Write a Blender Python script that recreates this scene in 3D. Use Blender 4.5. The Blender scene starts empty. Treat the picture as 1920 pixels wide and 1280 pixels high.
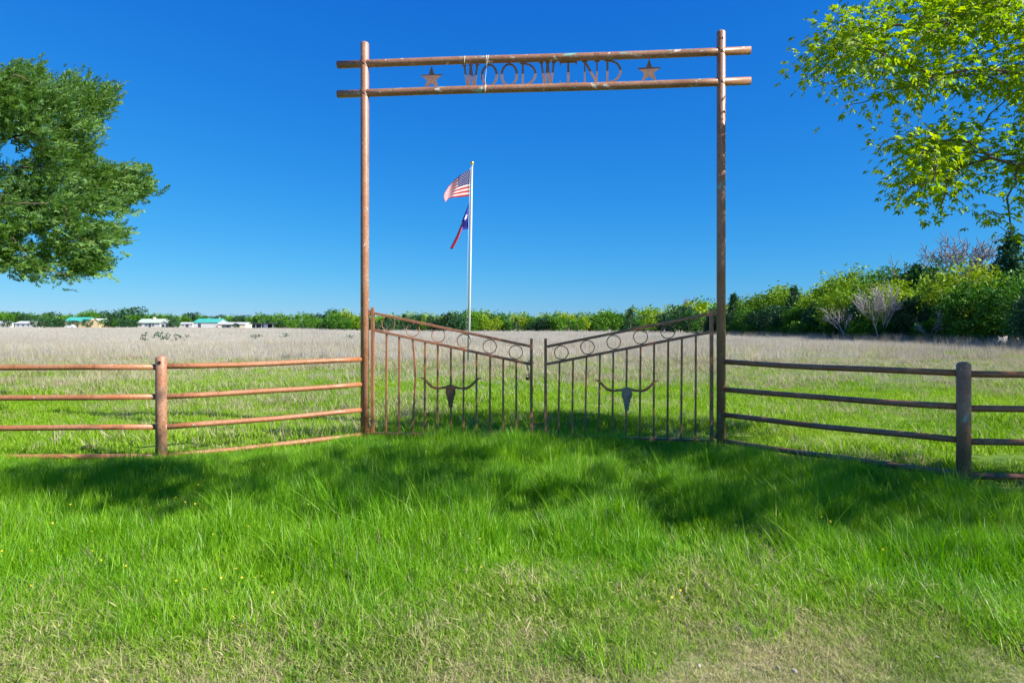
import bpy, bmesh, math
import numpy as np
from mathutils import Vector

R = math.radians
rng = np.random.default_rng(7)
scene = bpy.context.scene
COL = scene.collection

# ------------------------------------------------------------------ camera
EYE = 1.6
cam = bpy.data.cameras.new('camera')
cam.lens = 22.5
cam.sensor_width = 36
cam.shift_y = -0.01875
cam.clip_start = 0.05
cam.clip_end = 8000
camo = bpy.data.objects.new('camera', cam)
COL.objects.link(camo)
camo.location = (0, 0, EYE)
camo.rotation_euler = (R(90), 0, 0)
scene.camera = camo

# ------------------------------------------------------------------ sky + sun
SUN_EL, SUN_AZ = R(38), R(115)          # azimuth clockwise from +Y
sdir = Vector((math.sin(SUN_AZ) * math.cos(SUN_EL), math.cos(SUN_AZ) * math.cos(SUN_EL), math.sin(SUN_EL)))
world = bpy.data.worlds.new('World')
scene.world = world
world.use_nodes = True
wn = world.node_tree
sky = wn.nodes.new('ShaderNodeTexSky')
sky.sky_type = 'NISHITA'
sky.sun_disc = False
sky.sun_elevation = SUN_EL
sky.sun_rotation = SUN_AZ
sky.altitude = 0
sky.air_density = 1.0
sky.dust_density = 0.0
sky.ozone_density = 3.0
# one colour grade for the whole sky: the deep, even blue of the photograph's development
EXPOSURE, SKY = 1.3, 0.10
sp_ = wn.nodes.new('ShaderNodeSeparateColor'); cb_ = wn.nodes.new('ShaderNodeCombineColor')
wn.links.new(sky.outputs[0], sp_.inputs[0])
for ch_, (gain_, pow_) in enumerate(((0.175, 1.65), (0.47, 0.84), (0.86, 0.38))):
    m1 = wn.nodes.new('ShaderNodeMath'); m1.operation = 'MULTIPLY'; m1.inputs[1].default_value = 0.1586
    m2 = wn.nodes.new('ShaderNodeMath'); m2.operation = 'POWER'; m2.inputs[1].default_value = pow_
    m3 = wn.nodes.new('ShaderNodeMath'); m3.operation = 'MULTIPLY'; m3.inputs[1].default_value = gain_ / (SKY * 2 ** EXPOSURE)
    wn.links.new(sp_.outputs[ch_], m1.inputs[0]); wn.links.new(m1.outputs[0], m2.inputs[0]); wn.links.new(m2.outputs[0], m3.inputs[0])
    wn.links.new(m3.outputs[0], cb_.inputs[ch_])
bg = wn.nodes['Background']
wn.links.new(cb_.outputs[0], bg.inputs['Color'])
bg.inputs['Strength'].default_value = SKY

sun = bpy.data.lights.new('sun', 'SUN')
sun.energy = 4.3
sun.angle = R(0.5)
sun.color = (1.0, 0.94, 0.84)
suno = bpy.data.objects.new('sun', sun)
COL.objects.link(suno)
suno.rotation_euler = sdir.to_track_quat('Z', 'Y').to_euler()
suno.location = (20, -10, 30)

scene.view_settings.view_transform = 'Standard'
scene.view_settings.look = 'None'
scene.view_settings.gamma = 1
scene.view_settings.use_curve_mapping = False
scene.view_settings.exposure = EXPOSURE
scene.cycles.max_bounces = 5
scene.cycles.diffuse_bounces = 3
scene.cycles.glossy_bounces = 2
scene.cycles.transmission_bounces = 3
scene.cycles.transparent_max_bounces = 4

# ------------------------------------------------------------------ helpers
def tag(o, label=None, cat=None, group=None, kind=None):
    if label: o['label'] = label
    if cat: o['category'] = cat
    if group: o['group'] = group
    if kind: o['kind'] = kind
    return o

def link(o, parent=None):
    COL.objects.link(o)
    if parent: o.parent = parent
    return o

def empty(name, loc=(0, 0, 0), rz=0.0):
    o = bpy.data.objects.new(name, None)
    o.location = loc
    o.rotation_euler = (0, 0, rz)
    o.empty_display_size = 0.3
    return link(o)

def ray(px, py, d):                       # direction in the photograph + depth -> point
    return np.array([(px - 960) / 1200 * d, d, EYE - (py - 604) / 1200 * d])

class MB:
    """collects solid pieces; build() makes one mesh object"""
    def __init__(s): s.v, s.f, s.sm = [], [], []
    def add(s, vs, fs, smooth=False):
        b = len(s.v); s.v += [tuple(v) for v in vs]
        s.f += [tuple(i + b for i in f) for f in fs]; s.sm += [smooth] * len(fs)
        return s
    def box(s, c, size, rz=0.0):
        hx, hy, hz = size[0] / 2, size[1] / 2, size[2] / 2
        ca, sa = math.cos(rz), math.sin(rz)
        vs = []
        for z in (-hz, hz):
            for x, y in ((-hx, -hy), (hx, -hy), (hx, hy), (-hx, hy)):
                vs.append((c[0] + x * ca - y * sa, c[1] + x * sa + y * ca, c[2] + z))
        return s.add(vs, [(3, 2, 1, 0), (4, 5, 6, 7), (0, 1, 5, 4), (1, 2, 6, 5), (2, 3, 7, 6), (3, 0, 4, 7)])
    def bar(s, p, q, w, t=None):           # rectangular bar from p to q in the xz plane of a gate
        t = t or w
        p, q = Vector(p), Vector(q); d = (q - p).normalized()
        up = Vector((0, 1, 0)); side = d.cross(up).normalized(); up = side.cross(d)
        vs = []
        for o in (p, q):
            for a, b in ((-1, -1), (1, -1), (1, 1), (-1, 1)):
                vs.append(o + side * (a * w / 2) + up * (b * t / 2))
        return s.add(vs, [(3, 2, 1, 0), (4, 5, 6, 7), (0, 1, 5, 4), (1, 2, 6, 5), (2, 3, 7, 6), (3, 0, 4, 7)])
    def tube(s, pts, rad, n=12, caps=True, dome=0.0, closed=False):
        pts = [Vector(p) for p in pts]
        m = len(pts)
        rad = [rad] * m if not hasattr(rad, '__len__') else list(rad)
        base = len(s.v); prev = None; rings = []
        def ring(c, d, r):
            nonlocal prev
            if prev is None:
                a = Vector((0, 0, 1)) if abs(d.z) < 0.9 else Vector((1, 0, 0))
            else: a = prev
            u = (a - d * a.dot(d)).normalized(); prev = u; w = d.cross(u)
            i0 = len(s.v)
            for k in range(n):
                t = 2 * math.pi * k / n
                s.v.append(tuple(c + u * (math.cos(t) * r) + w * (math.sin(t) * r)))
            rings.append(i0)
        for i, p in enumerate(pts):
            a = pts[(i - 1) % m] if (closed or i > 0) else p
            b = pts[(i + 1) % m] if (closed or i < m - 1) else p
            d = (b - a).normalized()
            ring(p, d, rad[i])
            if dome and i == m - 1:
                for t in (0.35, 0.65, 0.88):
                    ring(p + d * (dome * math.sin(t * math.pi / 2)), d, rad[i] * math.cos(t * math.pi / 2))
        nr = len(rings)
        for i in range(nr if closed else nr - 1):
            a, b = rings[i], rings[(i + 1) % nr]
            for k in range(n):
                k2 = (k + 1) % n
                s.f.append((a + k, a + k2, b + k2, b + k)); s.sm.append(True)
        if caps and not closed:
            s.f.append(tuple(rings[0] + k for k in reversed(range(n)))); s.sm.append(False)
            s.f.append(tuple(rings[-1] + k for k in range(n))); s.sm.append(dome > 0)
        return s
    def ball(s, c, r, nu=14, nv=8, sz=1.0):
        vs = [(c[0], c[1], c[2] + r * sz)]
        for j in range(1, nv):
            t = math.pi * j / nv
            for i in range(nu):
                p = 2 * math.pi * i / nu
                vs.append((c[0] + r * math.sin(t) * math.cos(p), c[1] + r * math.sin(t) * math.sin(p), c[2] + r * sz * math.cos(t)))
        vs.append((c[0], c[1], c[2] - r * sz)); L = len(vs) - 1
        fs = [(0, 1 + i, 1 + (i + 1) % nu) for i in range(nu)]
        for j in range(nv - 2):
            for i in range(nu):
                a = 1 + j * nu + i; b = 1 + j * nu + (i + 1) % nu
                fs.append((a, a + nu, b + nu, b))
        fs += [(L, L - nu + (i + 1) % nu, L - nu + i) for i in range(nu)]
        return s.add(vs, fs, True)
    def plate(s, outline, t, y=0.0, holes=None):
        """outline: list of (x,z); extruded along y by t, optional ring hole with same vertex count"""
        n = len(outline)
        if holes is None:
            vs = [(x, y - t / 2, z) for x, z in outline] + [(x, y + t / 2, z) for x, z in outline]
            fs = [tuple(range(n)), tuple(reversed(range(n, 2 * n)))]
            fs += [(i, i + n, (i + 1) % n + n, (i + 1) % n) for i in range(n)]
        else:
            vs = [(x, y - t / 2, z) for x, z in outline] + [(x, y + t / 2, z) for x, z in outline]
            vs += [(x, y - t / 2, z) for x, z in holes] + [(x, y + t / 2, z) for x, z in holes]
            fs = []
            for i in range(n):
                j = (i + 1) % n
                fs += [(i, j, 2 * n + j, 2 * n + i), (n + i, 3 * n + i, 3 * n + j, n + j),
                       (i, n + i, n + j, j), (2 * n + i, 2 * n + j, 3 * n + j, 3 * n + i)]
        return s.add(vs, fs)
    def build(s, name, mat, parent=None, bevel=0.0, fix=True):
        me = bpy.data.meshes.new(name)
        me.from_pydata(s.v, [], s.f)
        me.polygons.foreach_set('use_smooth', s.sm)
        if fix:
            bm = bmesh.new(); bm.from_mesh(me); bmesh.ops.recalc_face_normals(bm, faces=bm.faces); bm.to_mesh(me); bm.free()
        me.materials.append(mat)
        o = bpy.data.objects.new(name, me)
        link(o, parent)
        if bevel:
            b = o.modifiers.new('bevel', 'BEVEL'); b.width = bevel; b.segments = 2; b.limit_method = 'ANGLE'
        return o

def fast_mesh(name, V, F, mat, smooth=False):
    """V (n,3), F (m,3) or (m,4) numpy"""
    me = bpy.data.meshes.new(name)
    k = F.shape[1]
    me.vertices.add(len(V)); me.vertices.foreach_set('co', np.ascontiguousarray(V, np.float32).ravel())
    me.loops.add(F.size); me.loops.foreach_set('vertex_index', np.ascontiguousarray(F, np.int32).ravel())
    me.polygons.add(len(F))
    me.polygons.foreach_set('loop_start', np.arange(0, F.size, k, dtype=np.int32))
    if smooth: me.polygons.foreach_set('use_smooth', np.ones(len(F), bool))
    me.update(calc_edges=True)
    me.validate()
    me.materials.append(mat)
    return me

def replicate(tv, tf, pos, rot, scl):
    """copies of a template (tv,tf) at pos (n,3) with rotation matrices (n,3,3) and scale (n,)"""
    n = len(pos)
    V = np.einsum('nij,kj->nki', rot, tv) * scl[:, None, None] + pos[:, None, :]
    F = tf[None] + (np.arange(n) * len(tv))[:, None, None]
    return V.reshape(-1, 3), F.reshape(-1, tf.shape[1])

def basis(d, roll):
    """rotation matrices whose local +Y goes along d (n,3), rolled"""
    d = d / np.maximum(np.linalg.norm(d, axis=1, keepdims=True), 1e-9)
    a = np.where(np.abs(d[:, 2:3]) < 0.95, np.array([[0, 0, 1.0]]), np.array([[1.0, 0, 0]]))
    x = np.cross(d, a); x /= np.linalg.norm(x, axis=1, keepdims=True)
    z = np.cross(x, d)
    c, s = np.cos(roll)[:, None], np.sin(roll)[:, None]
    x2 = x * c + z * s; z2 = -x * s + z * c
    return np.stack([x2, d, z2], axis=2)

def rand_dirs(n, r=rng):
    v = r.normal(size=(n, 3)); return v / np.linalg.norm(v, axis=1, keepdims=True)

def _h(ix, iy, seed):
    v = np.sin(ix * 127.1 + iy * 311.7 + seed * 74.7) * 43758.5453
    return v - np.floor(v)

def vnoise(x, y, seed=0):
    x = np.asarray(x, float); y = np.asarray(y, float)
    ix, iy = np.floor(x), np.floor(y); fx, fy = x - ix, y - iy
    fx = fx * fx * (3 - 2 * fx); fy = fy * fy * (3 - 2 * fy)
    a, b = _h(ix, iy, seed), _h(ix + 1, iy, seed); c, d = _h(ix, iy + 1, seed), _h(ix + 1, iy + 1, seed)
    return (a * (1 - fx) + b * fx) * (1 - fy) + (c * (1 - fx) + d * fx) * fy

def sstep(a, b, x):
    t = np.clip((np.asarray(x, float) - a) / (b - a), 0, 1); return t * t * (3 - 2 * t)

def gz(x, y):
    """height of the ground"""
    x = np.asarray(x, float); y = np.asarray(y, float)
    az = x / np.maximum(y, 5.0)
    s = 0.0042 + (0.0085 - 0.0042) * sstep(-0.5, -0.08, az)
    t = np.clip(y, 0, 420) - 30
    drop = s * np.where(t > 0, np.sqrt(t * t + 100) - 10, 0)
    und = 0.02 * np.sin(x * 0.8 + 1.0) * np.sin(y * 0.7) * sstep(40, 20, np.abs(y))
    return und - drop

# ------------------------------------------------------------------ materials
def mat(name):
    m = bpy.data.materials.new(name); m.use_nodes = True
    nt = m.node_tree
    return m, nt, nt.nodes['Principled BSDF']

def nd(nt, t, **kw):
    n = nt.nodes.new(t)
    for k, v in kw.items():
        if k.startswith('i_'):
            n.inputs[k[2:].replace('_', ' ')].default_value = v
        else: setattr(n, k, v)
    return n

def ramp(nt, fac, stops, interp='LINEAR'):
    r = nt.nodes.new('ShaderNodeValToRGB'); r.color_ramp.interpolation = interp
    e = r.color_ramp.elements
    while len(e) < len(stops): e.new(0.5)
    for k, (p, c) in enumerate(stops):
        e[k].position = p; e[k].color = (*c, 1) if len(c) == 3 else c
    nt.links.new(fac, r.inputs[0]); return r.outputs[0]

def mixc(nt, fac, a, b):
    m = nt.nodes.new('ShaderNodeMix'); m.data_type = 'RGBA'
    for sock, v in ((m.inputs[0], fac), (m.inputs[6], a), (m.inputs[7], b)):
        if hasattr(v, 'is_linked') or hasattr(v, 'links'): nt.links.new(v, sock)
        elif isinstance(v, (int, float)): sock.default_value = v
        else: sock.default_value = (*v, 1)
    return m.outputs[2]

def math_(nt, op, a, b=None, clamp=False):
    m = nt.nodes.new('ShaderNodeMath'); m.operation = op; m.use_clamp = clamp
    for k, v in enumerate((a, b)):
        if v is None: continue
        if isinstance(v, (int, float)): m.inputs[k].default_value = v
        else: nt.links.new(v, m.inputs[k])
    return m.outputs[0]

def noise(nt, vec, scale, detail=4, rough=0.55, dist=0.0):
    n = nt.nodes.new('ShaderNodeTexNoise')
    n.inputs['Scale'].default_value = scale; n.inputs['Detail'].default_value = detail
    n.inputs['Roughness'].default_value = rough; n.inputs['Distortion'].default_value = dist
    if vec is not None: nt.links.new(vec, n.inputs['Vector'])
    return n.outputs['Fac']

def mapping(nt, vec, scale=(1, 1, 1), loc=(0, 0, 0)):
    m = nt.nodes.new('ShaderNodeMapping'); m.inputs['Scale'].default_value = scale; m.inputs['Location'].default_value = loc
    nt.links.new(vec, m.inputs['Vector']); return m.outputs[0]

def bump(nt, bsdf, h, strength=0.3, dist=0.01):
    b = nt.nodes.new('ShaderNodeBump'); b.inputs['Strength'].default_value = strength; b.inputs['Distance'].default_value = dist
    nt.links.new(h, b.inputs['Height']); nt.links.new(b.outputs[0], bsdf.inputs['Normal'])

def m_pipe(name, base, light, chips=True, stretch=(1, 1, 1), chip_hi=0.66):
    m, nt, b = mat(name)
    pos = nd(nt, 'ShaderNodeNewGeometry').outputs['Position']
    v = mapping(nt, pos, stretch)
    n1 = noise(nt, pos, 3.0, 5, 0.6)
    n2 = noise(nt, pos, 38.0, 4, 0.7)
    c = mixc(nt, ramp(nt, n1, [(0.35, (0, 0, 0)), (0.68, (1, 1, 1))]), base, light)
    c = mixc(nt, ramp(nt, n2, [(0.46, (0, 0, 0)), (0.72, (1, 1, 1))]), c, tuple(x * 0.62 for x in base))
    rust = noise(nt, mapping(nt, pos, (1, 1, 0.35)), 7.0, 5, 0.7)
    c = mixc(nt, ramp(nt, rust, [(0.60, (0, 0, 0)), (0.68, (0.75, 0.75, 0.75))]), c, (0.16, 0.062, 0.028))
    if chips:
        n3 = noise(nt, mapping(nt, v, (1, 1, 1), (3.1, 7.7, 1.3)), 16.0, 5, 0.6, 0.4)
        c = mixc(nt, ramp(nt, n3, [(chip_hi, (0, 0, 0)), (chip_hi + 0.02, (1, 1, 1))]), c, (0.56, 0.50, 0.44))
        n4 = noise(nt, mapping(nt, v, (1, 1, 1), (9.1, 2.7, 5.3)), 11.0, 5, 0.62, 0.5)
        c = mixc(nt, ramp(nt, n4, [(chip_hi + 0.005, (0, 0, 0)), (chip_hi + 0.03, (1, 1, 1))]), c, (0.20, 0.40, 0.34))
    nt.links.new(c, b.inputs['Base Color'])
    b.inputs['Roughness'].default_value = 0.42
    b.inputs['Specular IOR Level'].default_value = 0.5
    bump(nt, b, n2, 0.25, 0.004)
    return m

M = {}
M['pipe'] = m_pipe('brown_painted_pipe', (0.31, 0.135, 0.068), (0.41, 0.235, 0.155), True, (1, 1, 0.5), 0.665)
M['beam'] = m_pipe('weathered_beam_paint', (0.27, 0.125, 0.066), (0.36, 0.20, 0.12), True, (0.45, 1, 1), 0.63)
M['rail'] = m_pipe('brown_rail_paint', (0.34, 0.13, 0.05), (0.41, 0.20, 0.11), True, (0.4, 1, 1), 0.70)
M['gate'] = m_pipe('rusted_gate_steel', (0.30, 0.115, 0.048), (0.36, 0.18, 0.10), False)
M['plate'] = m_pipe('brown_plate_steel', (0.22, 0.125, 0.085), (0.29, 0.175, 0.125), False)
M['horn'] = m_pipe('rusted_plate', (0.22, 0.09, 0.04), (0.29, 0.125, 0.06), False)

def simple(name, col, rough=0.6, metal=0.0, var=0.0, scale=8.0):
    m, nt, b = mat(name)
    if var:
        pos = nd(nt, 'ShaderNodeNewGeometry').outputs['Position']
        f = noise(nt, pos, scale, 4, 0.6)
        c = mixc(nt, ramp(nt, f, [(0.3, (0, 0, 0)), (0.7, (1, 1, 1))]), tuple(x * (1 - var) for x in col), tuple(min(1, x * (1 + var)) for x in col))
        nt.links.new(c, b.inputs['Base Color'])
    else: b.inputs['Base Color'].default_value = (*col, 1)
    b.inputs['Roughness'].default_value = rough; b.inputs['Metallic'].default_value = metal
    return m

M['skull'] = simple('galvanised_grey_plate', (0.24, 0.21, 0.165), 0.5, 0.2, 0.35, 9)
M['chain'] = simple('chain_steel', (0.22, 0.15, 0.11), 0.45, 0.6, 0.5, 40)
M['brass'] = simple('padlock_body', (0.07, 0.055, 0.045), 0.4, 0.6, 0.3, 30)
M['wire'] = simple('pale_wire', (0.75, 0.7, 0.66), 0.5)
M['hole'] = simple('dark_hole', (0.02, 0.012, 0.01), 0.9)
M['pole'] = simple('white_flagpole', (0.50, 0.54, 0.54), 0.35, 0.0, 0.06, 3)
M['gold'] = simple('gold_ball', (0.75, 0.52, 0.12), 0.28, 0.8)
M['stone'] = simple('pale_limestone', (0.40, 0.37, 0.32), 0.95, 0, 0.45, 60)
M['clod'] = simple('dark_soil', (0.055, 0.04, 0.03), 0.95, 0, 0.5, 25)
M['stick'] = simple('dead_wood', (0.20, 0.16, 0.13), 0.9, 0, 0.4, 20)

def m_leaf(name, stops, trans=0.4, var_scale=1.2, rough=0.5, spec=0.25, inst=False, tcol=1.15, noise_amt=0.45, per_tree=False):
    """leaf or blade: colour varies by single leaf and by clump; thin, so light comes through"""
    m, nt, b = mat(name)
    geo = nd(nt, 'ShaderNodeNewGeometry')
    rnd = geo.outputs['Random Per Island']
    if inst:
        oi = nd(nt, 'ShaderNodeObjectInfo')
        rnd = math_(nt, 'ADD', math_(nt, 'MULTIPLY', rnd, 0.5), math_(nt, 'MULTIPLY', oi.outputs['Random'], 0.5))
    if per_tree:       # every tree has a hue of its own
        oi = nd(nt, 'ShaderNodeObjectInfo')
        rnd = math_(nt, 'ADD', math_(nt, 'MULTIPLY', rnd, 0.4), math_(nt, 'MULTIPLY', oi.outputs['Random'], 0.6))
    n = noise(nt, geo.outputs['Position'], var_scale, 3, 0.6)
    n = ramp(nt, n, [(0.3, (0, 0, 0)), (0.7, (1, 1, 1))])
    f = math_(nt, 'ADD', math_(nt, 'MULTIPLY', rnd, 1 - noise_amt), math_(nt, 'MULTIPLY', n, noise_amt))
    c = ramp(nt, f, stops)
    nt.links.new(c, b.inputs['Base Color'])
    b.inputs['Roughness'].default_value = rough
    b.inputs['Specular IOR Level'].default_value = spec
    tr = nd(nt, 'ShaderNodeBsdfTranslucent')
    tc = nd(nt, 'ShaderNodeHueSaturation', i_Saturation=1.1, i_Value=tcol)
    nt.links.new(c, tc.inputs['Color']); nt.links.new(tc.outputs[0], tr.inputs['Color'])
    mx = nd(nt, 'ShaderNodeMixShader'); mx.inputs[0].default_value = trans
    nt.links.new(b.outputs[0], mx.inputs[1]); nt.links.new(tr.outputs[0], mx.inputs[2])
    nt.links.new(mx.outputs[0], nt.nodes['Material Output'].inputs['Surface'])
    return m

M['grass'] = m_leaf('tall_green_grass', [(0.0, (0.045, 0.20, 0.010)), (0.35, (0.13, 0.35, 0.010)), (0.7, (0.25, 0.47, 0.014)), (1.0, (0.40, 0.56, 0.06))], 0.45, 0.9, 0.40, 0.35, True, 1.2, 0.30)
M['lawn'] = m_leaf('short_green_grass', [(0.0, (0.10, 0.24, 0.014)), (0.5, (0.22, 0.39, 0.018)), (1.0, (0.35, 0.47, 0.06))], 0.4, 0.35, 0.55, 0.2, True)
M['straw'] = m_leaf('dead_straw_grass', [(0.0, (0.28, 0.23, 0.14)), (0.5, (0.42, 0.36, 0.25)), (1.0, (0.56, 0.50, 0.37))], 0.3, 0.12, 0.7, 0.15, True, 1.0)
M['field'] = m_leaf('dead_field_grass', [(0.0, (0.25, 0.24, 0.20)), (0.5, (0.43, 0.41, 0.35)), (1.0, (0.60, 0.57, 0.47))], 0.3, 0.05, 0.7, 0.15, True, 1.0, 0.5)
M['dryshort'] = m_leaf('short_dry_grass', [(0.0, (0.15, 0.26, 0.05)), (0.35, (0.25, 0.34, 0.08)), (0.55, (0.46, 0.41, 0.22)), (1.0, (0.66, 0.58, 0.38))], 0.35, 1.2, 0.6, 0.15, True)
M['yellow'] = simple('yellow_petals', (0.75, 0.55, 0.03), 0.6)
M['maple'] = m_leaf('spring_leaves', [(0.0, (0.08, 0.21, 0.010)), (0.45, (0.22, 0.36, 0.012)), (0.8, (0.37, 0.48, 0.016)), (1.0, (0.48, 0.55, 0.04))], 0.55, 0.9, 0.45, 0.3, False, 1.25, 0.4)
M['cedar'] = m_leaf('cedar_sprays', [(0.0, (0.07, 0.14, 0.012)), (0.35, (0.14, 0.27, 0.03)), (0.7, (0.21, 0.38, 0.12)), (1.0, (0.34, 0.54, 0.33))], 0.4, 1.6, 0.5, 0.35, False, 1.0, 0.3)
M['lf_yellow'] = m_leaf('yellow_green_foliage', [(0.0, (0.055, 0.16, 0.010)), (0.5, (0.19, 0.33, 0.012)), (1.0, (0.40, 0.48, 0.02))], 0.28, 0.5, 0.5, 0.2, False, 1.15, 0.3, True)
M['lf_green'] = m_leaf('mid_green_foliage', [(0.0, (0.02, 0.09, 0.012)), (0.5, (0.075, 0.22, 0.014)), (1.0, (0.18, 0.35, 0.02))], 0.22, 0.5, 0.5, 0.2, False, 1.1, 0.3, True)
M['lf_dark'] = m_leaf('dark_evergreen_foliage', [(0.0, (0.010, 0.045, 0.018)), (0.5, (0.03, 0.10, 0.034)), (1.0, (0.07, 0.18, 0.07))], 0.2, 0.5, 0.5, 0.25, False, 1.0, 0.3, True)
M['bark'] = simple('grey_brown_bark', (0.16, 0.125, 0.10), 0.9, 0, 0.4, 14)
M['bark_pale'] = simple('pale_grey_bark', (0.33, 0.30, 0.29), 0.9, 0, 0.3, 5)
M['bark_grey'] = simple('grey_twig_bark', (0.20, 0.175, 0.17), 0.9, 0, 0.3, 5)
M['twig'] = simple('dark_twig_bark', (0.12, 0.085, 0.06), 0.85, 0, 0.3, 20)

# ground
def m_ground():
    m, nt, b = mat('pasture_ground')
    pos = nd(nt, 'ShaderNodeNewGeometry').outputs['Position']
    sep = nd(nt, 'ShaderNodeSeparateXYZ'); nt.links.new(pos, sep.inputs[0])
    fine = noise(nt, pos, 22, 6, 0.7)
    mid = noise(nt, pos, 2.2, 5, 0.6)
    big = noise(nt, pos, 0.12, 5, 0.6)
    mott = noise(nt, mapping(nt, pos, (0.35, 1, 1)), 0.6, 5, 0.65)
    wob = math_(nt, 'MULTIPLY', math_(nt, 'SUBTRACT', mid, 0.5), 1.3)
    y = math_(nt, 'ADD', sep.outputs['Y'], wob)
    dry = ramp(nt, fine, [(0.30, (0.20, 0.165, 0.11)), (0.45, (0.34, 0.29, 0.19)), (0.60, (0.46, 0.40, 0.28)), (0.75, (0.55, 0.50, 0.42))])
    dry = mixc(nt, ramp(nt, mid, [(0.45, (0, 0, 0)), (0.62, (0.8, 0.8, 0.8))]), dry, (0.11, 0.17, 0.035))
    tall = ramp(nt, fine, [(0.3, (0.05, 0.11, 0.012)), (0.7, (0.11, 0.20, 0.03))])
    lawn = ramp(nt, fine, [(0.28, (0.07, 0.14, 0.016)), (0.5, (0.16, 0.27, 0.026)), (0.72, (0.26, 0.31, 0.09))])
    lawn = mixc(nt, ramp(nt, mott, [(0.5, (0, 0, 0)), (0.72, (0.55, 0.55, 0.55))]), lawn, (0.27, 0.22, 0.12))
    field = ramp(nt, math_(nt, 'ADD', math_(nt, 'MULTIPLY', big, 0.6), math_(nt, 'MULTIPLY', fine, 0.4)),
                 [(0.35, (0.33, 0.30, 0.26)), (0.5, (0.42, 0.385, 0.33)), (0.65, (0.48, 0.44, 0.34))])
    field = mixc(nt, ramp(nt, mott, [(0.55, (0, 0, 0)), (0.7, (0.5, 0.5, 0.5))]), field, (0.13, 0.19, 0.05))
    g = mixc(nt, ramp(nt, math_(nt, 'MULTIPLY', y, 0.1), [(0.33, (0, 0, 0)), (0.42, (1, 1, 1))]), dry, tall)
    g = mixc(nt, ramp(nt, math_(nt, 'MULTIPLY', y, 0.1), [(0.74, (0, 0, 0)), (0.84, (1, 1, 1))]), g, lawn)
    yb = math_(nt, 'ADD', sep.outputs['Y'], math_(nt, 'MULTIPLY', math_(nt, 'SUBTRACT', mott, 0.5), 22))
    g = mixc(nt, ramp(nt, math_(nt, 'MULTIPLY', yb, 0.01), [(0.17, (0, 0, 0)), (0.29, (1, 1, 1))]), g, field)
    nt.links.new(g, b.inputs['Base Color'])
    b.inputs['Roughness'].default_value = 0.95
    b.inputs['Specular IOR Level'].default_value = 0.1
    bump(nt, b, fine, 0.6, 0.03)
    return m
M['ground'] = m_ground()

# ------------------------------------------------------------------ ground sheet
def build_ground():
    rr = np.concatenate([np.linspace(0.3, 12, 60), np.geomspace(12.5, 4500, 120)])
    na = 160
    th = np.linspace(0, 2 * math.pi, na, endpoint=False)
    X = np.concatenate([[0], (rr[:, None] * np.cos(th)).ravel()]); Y = np.concatenate([[0], (rr[:, None] * np.sin(th)).ravel()])
    V = np.stack([X, Y, gz(X, Y)], 1)
    fs = []
    for i in range(na): fs.append((0, 1 + i, 1 + (i + 1) % na))
    for j in range(len(rr) - 1):
        a = 1 + j * na
        for i in range(na):
            i2 = (i + 1) % na
            fs.append((a + i, a + na + i, a + na + i2, a + i2))
    me = bpy.data.meshes.new('ground'); me.from_pydata(V.tolist(), [], fs)
    me.polygons.foreach_set('use_smooth', [True] * len(fs))
    me.materials.append(M['ground'])
    o = link(bpy.data.objects.new('ground', me))
    tag(o, 'pasture ground of green and straw coloured turf reaching the tree line', 'ground', kind='structure')
build_ground()

# ------------------------------------------------------------------ gate arch
LP = np.array([-1.944, 8.45]); RP = np.array([2.63, 8.05])
GA = math.atan2(RP[1] - LP[1], RP[0] - LP[0])
GL = float(np.hypot(*(RP - LP)))
def gu(px, py):
    """photograph direction -> (u, z) on the gate's own plane"""
    s = (px - 960) / 1200; k = (LP[1] - RP[1]) / (RP[0] - LP[0])
    d = (LP[1] + k * LP[0]) / (1 + k * s)
    return ((s * d - LP[0]) / math.cos(GA), EYE - (py - 604) * d / 1200)

arch = empty('entrance_arch', (LP[0], LP[1], 0), GA)
tag(arch, 'tall brown pipe ranch entrance arch with WOODWIND letters and two stars', 'gate arch')
RB = 0.054
MB().tube([(0, 0, -0.3), (0, 0, 2.6), (0, 0, 5.27)], 0.055, 20, dome=0.03).build('post', M['pipe'], arch)
MB().tube([(GL, 0, -0.3), (GL, 0, 2.6), (GL, 0, 5.24)], 0.055, 20, dome=0.03).build('post', M['pipe'], arch)
beams = []
for (l, r_) in (((633, 122), (1407, 95.5)), ((633, 177), (1407, 152.5))):
    a, b_ = gu(*l), gu(*r_)
    n = 9
    pts = [(a[0] + (b_[0] - a[0]) * t, 0.003 * math.sin(t * 9), a[1] + (b_[1] - a[1]) * t + 0.006 * math.sin(t * 7)) for t in np.linspace(0, 1, n)]
    MB().tube(pts, 0.05, 20).build('crossbeam', M['beam'], arch)
    beams.append((a, b_))
def beam_z(i, u):
    a, b_ = beams[i]; return a[1] + (b_[1] - a[1]) * (u - a[0]) / (b_[0] - a[0])
# weld beads where the beams meet the posts
for u in (0, GL):
    for i in (0, 1):
        z = beam_z(i, u)
        for sg in (1, -1):
            w = MB(); ts = np.linspace(-0.046, 0.046, 9)
            w.tube([(u + t, -math.sqrt(0.0555 ** 2 - t * t) - 0.001, z + sg * t) for t in ts], [0.003 + 0.0012 * ((k * 7) % 3) for k in range(9)], 5)
            w.build('weld_bead', M['horn'], arch)
# small bolt holes
for du in (-0.022, 0.012): MB().box((GL + du, -0.052, 5.15), (0.012, 0.012, 0.02)).build('bolt_hole', M['hole'], arch)
MB().tube([(gu(665, 120)[0], -0.042, beam_z(0, gu(665, 120)[0]) + 0.003), (gu(665, 120)[0], -0.052, beam_z(0, gu(665, 120)[0]) + 0.003)], 0.012, 8).build('bolt_hole', M['hole'], arch)

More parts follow.
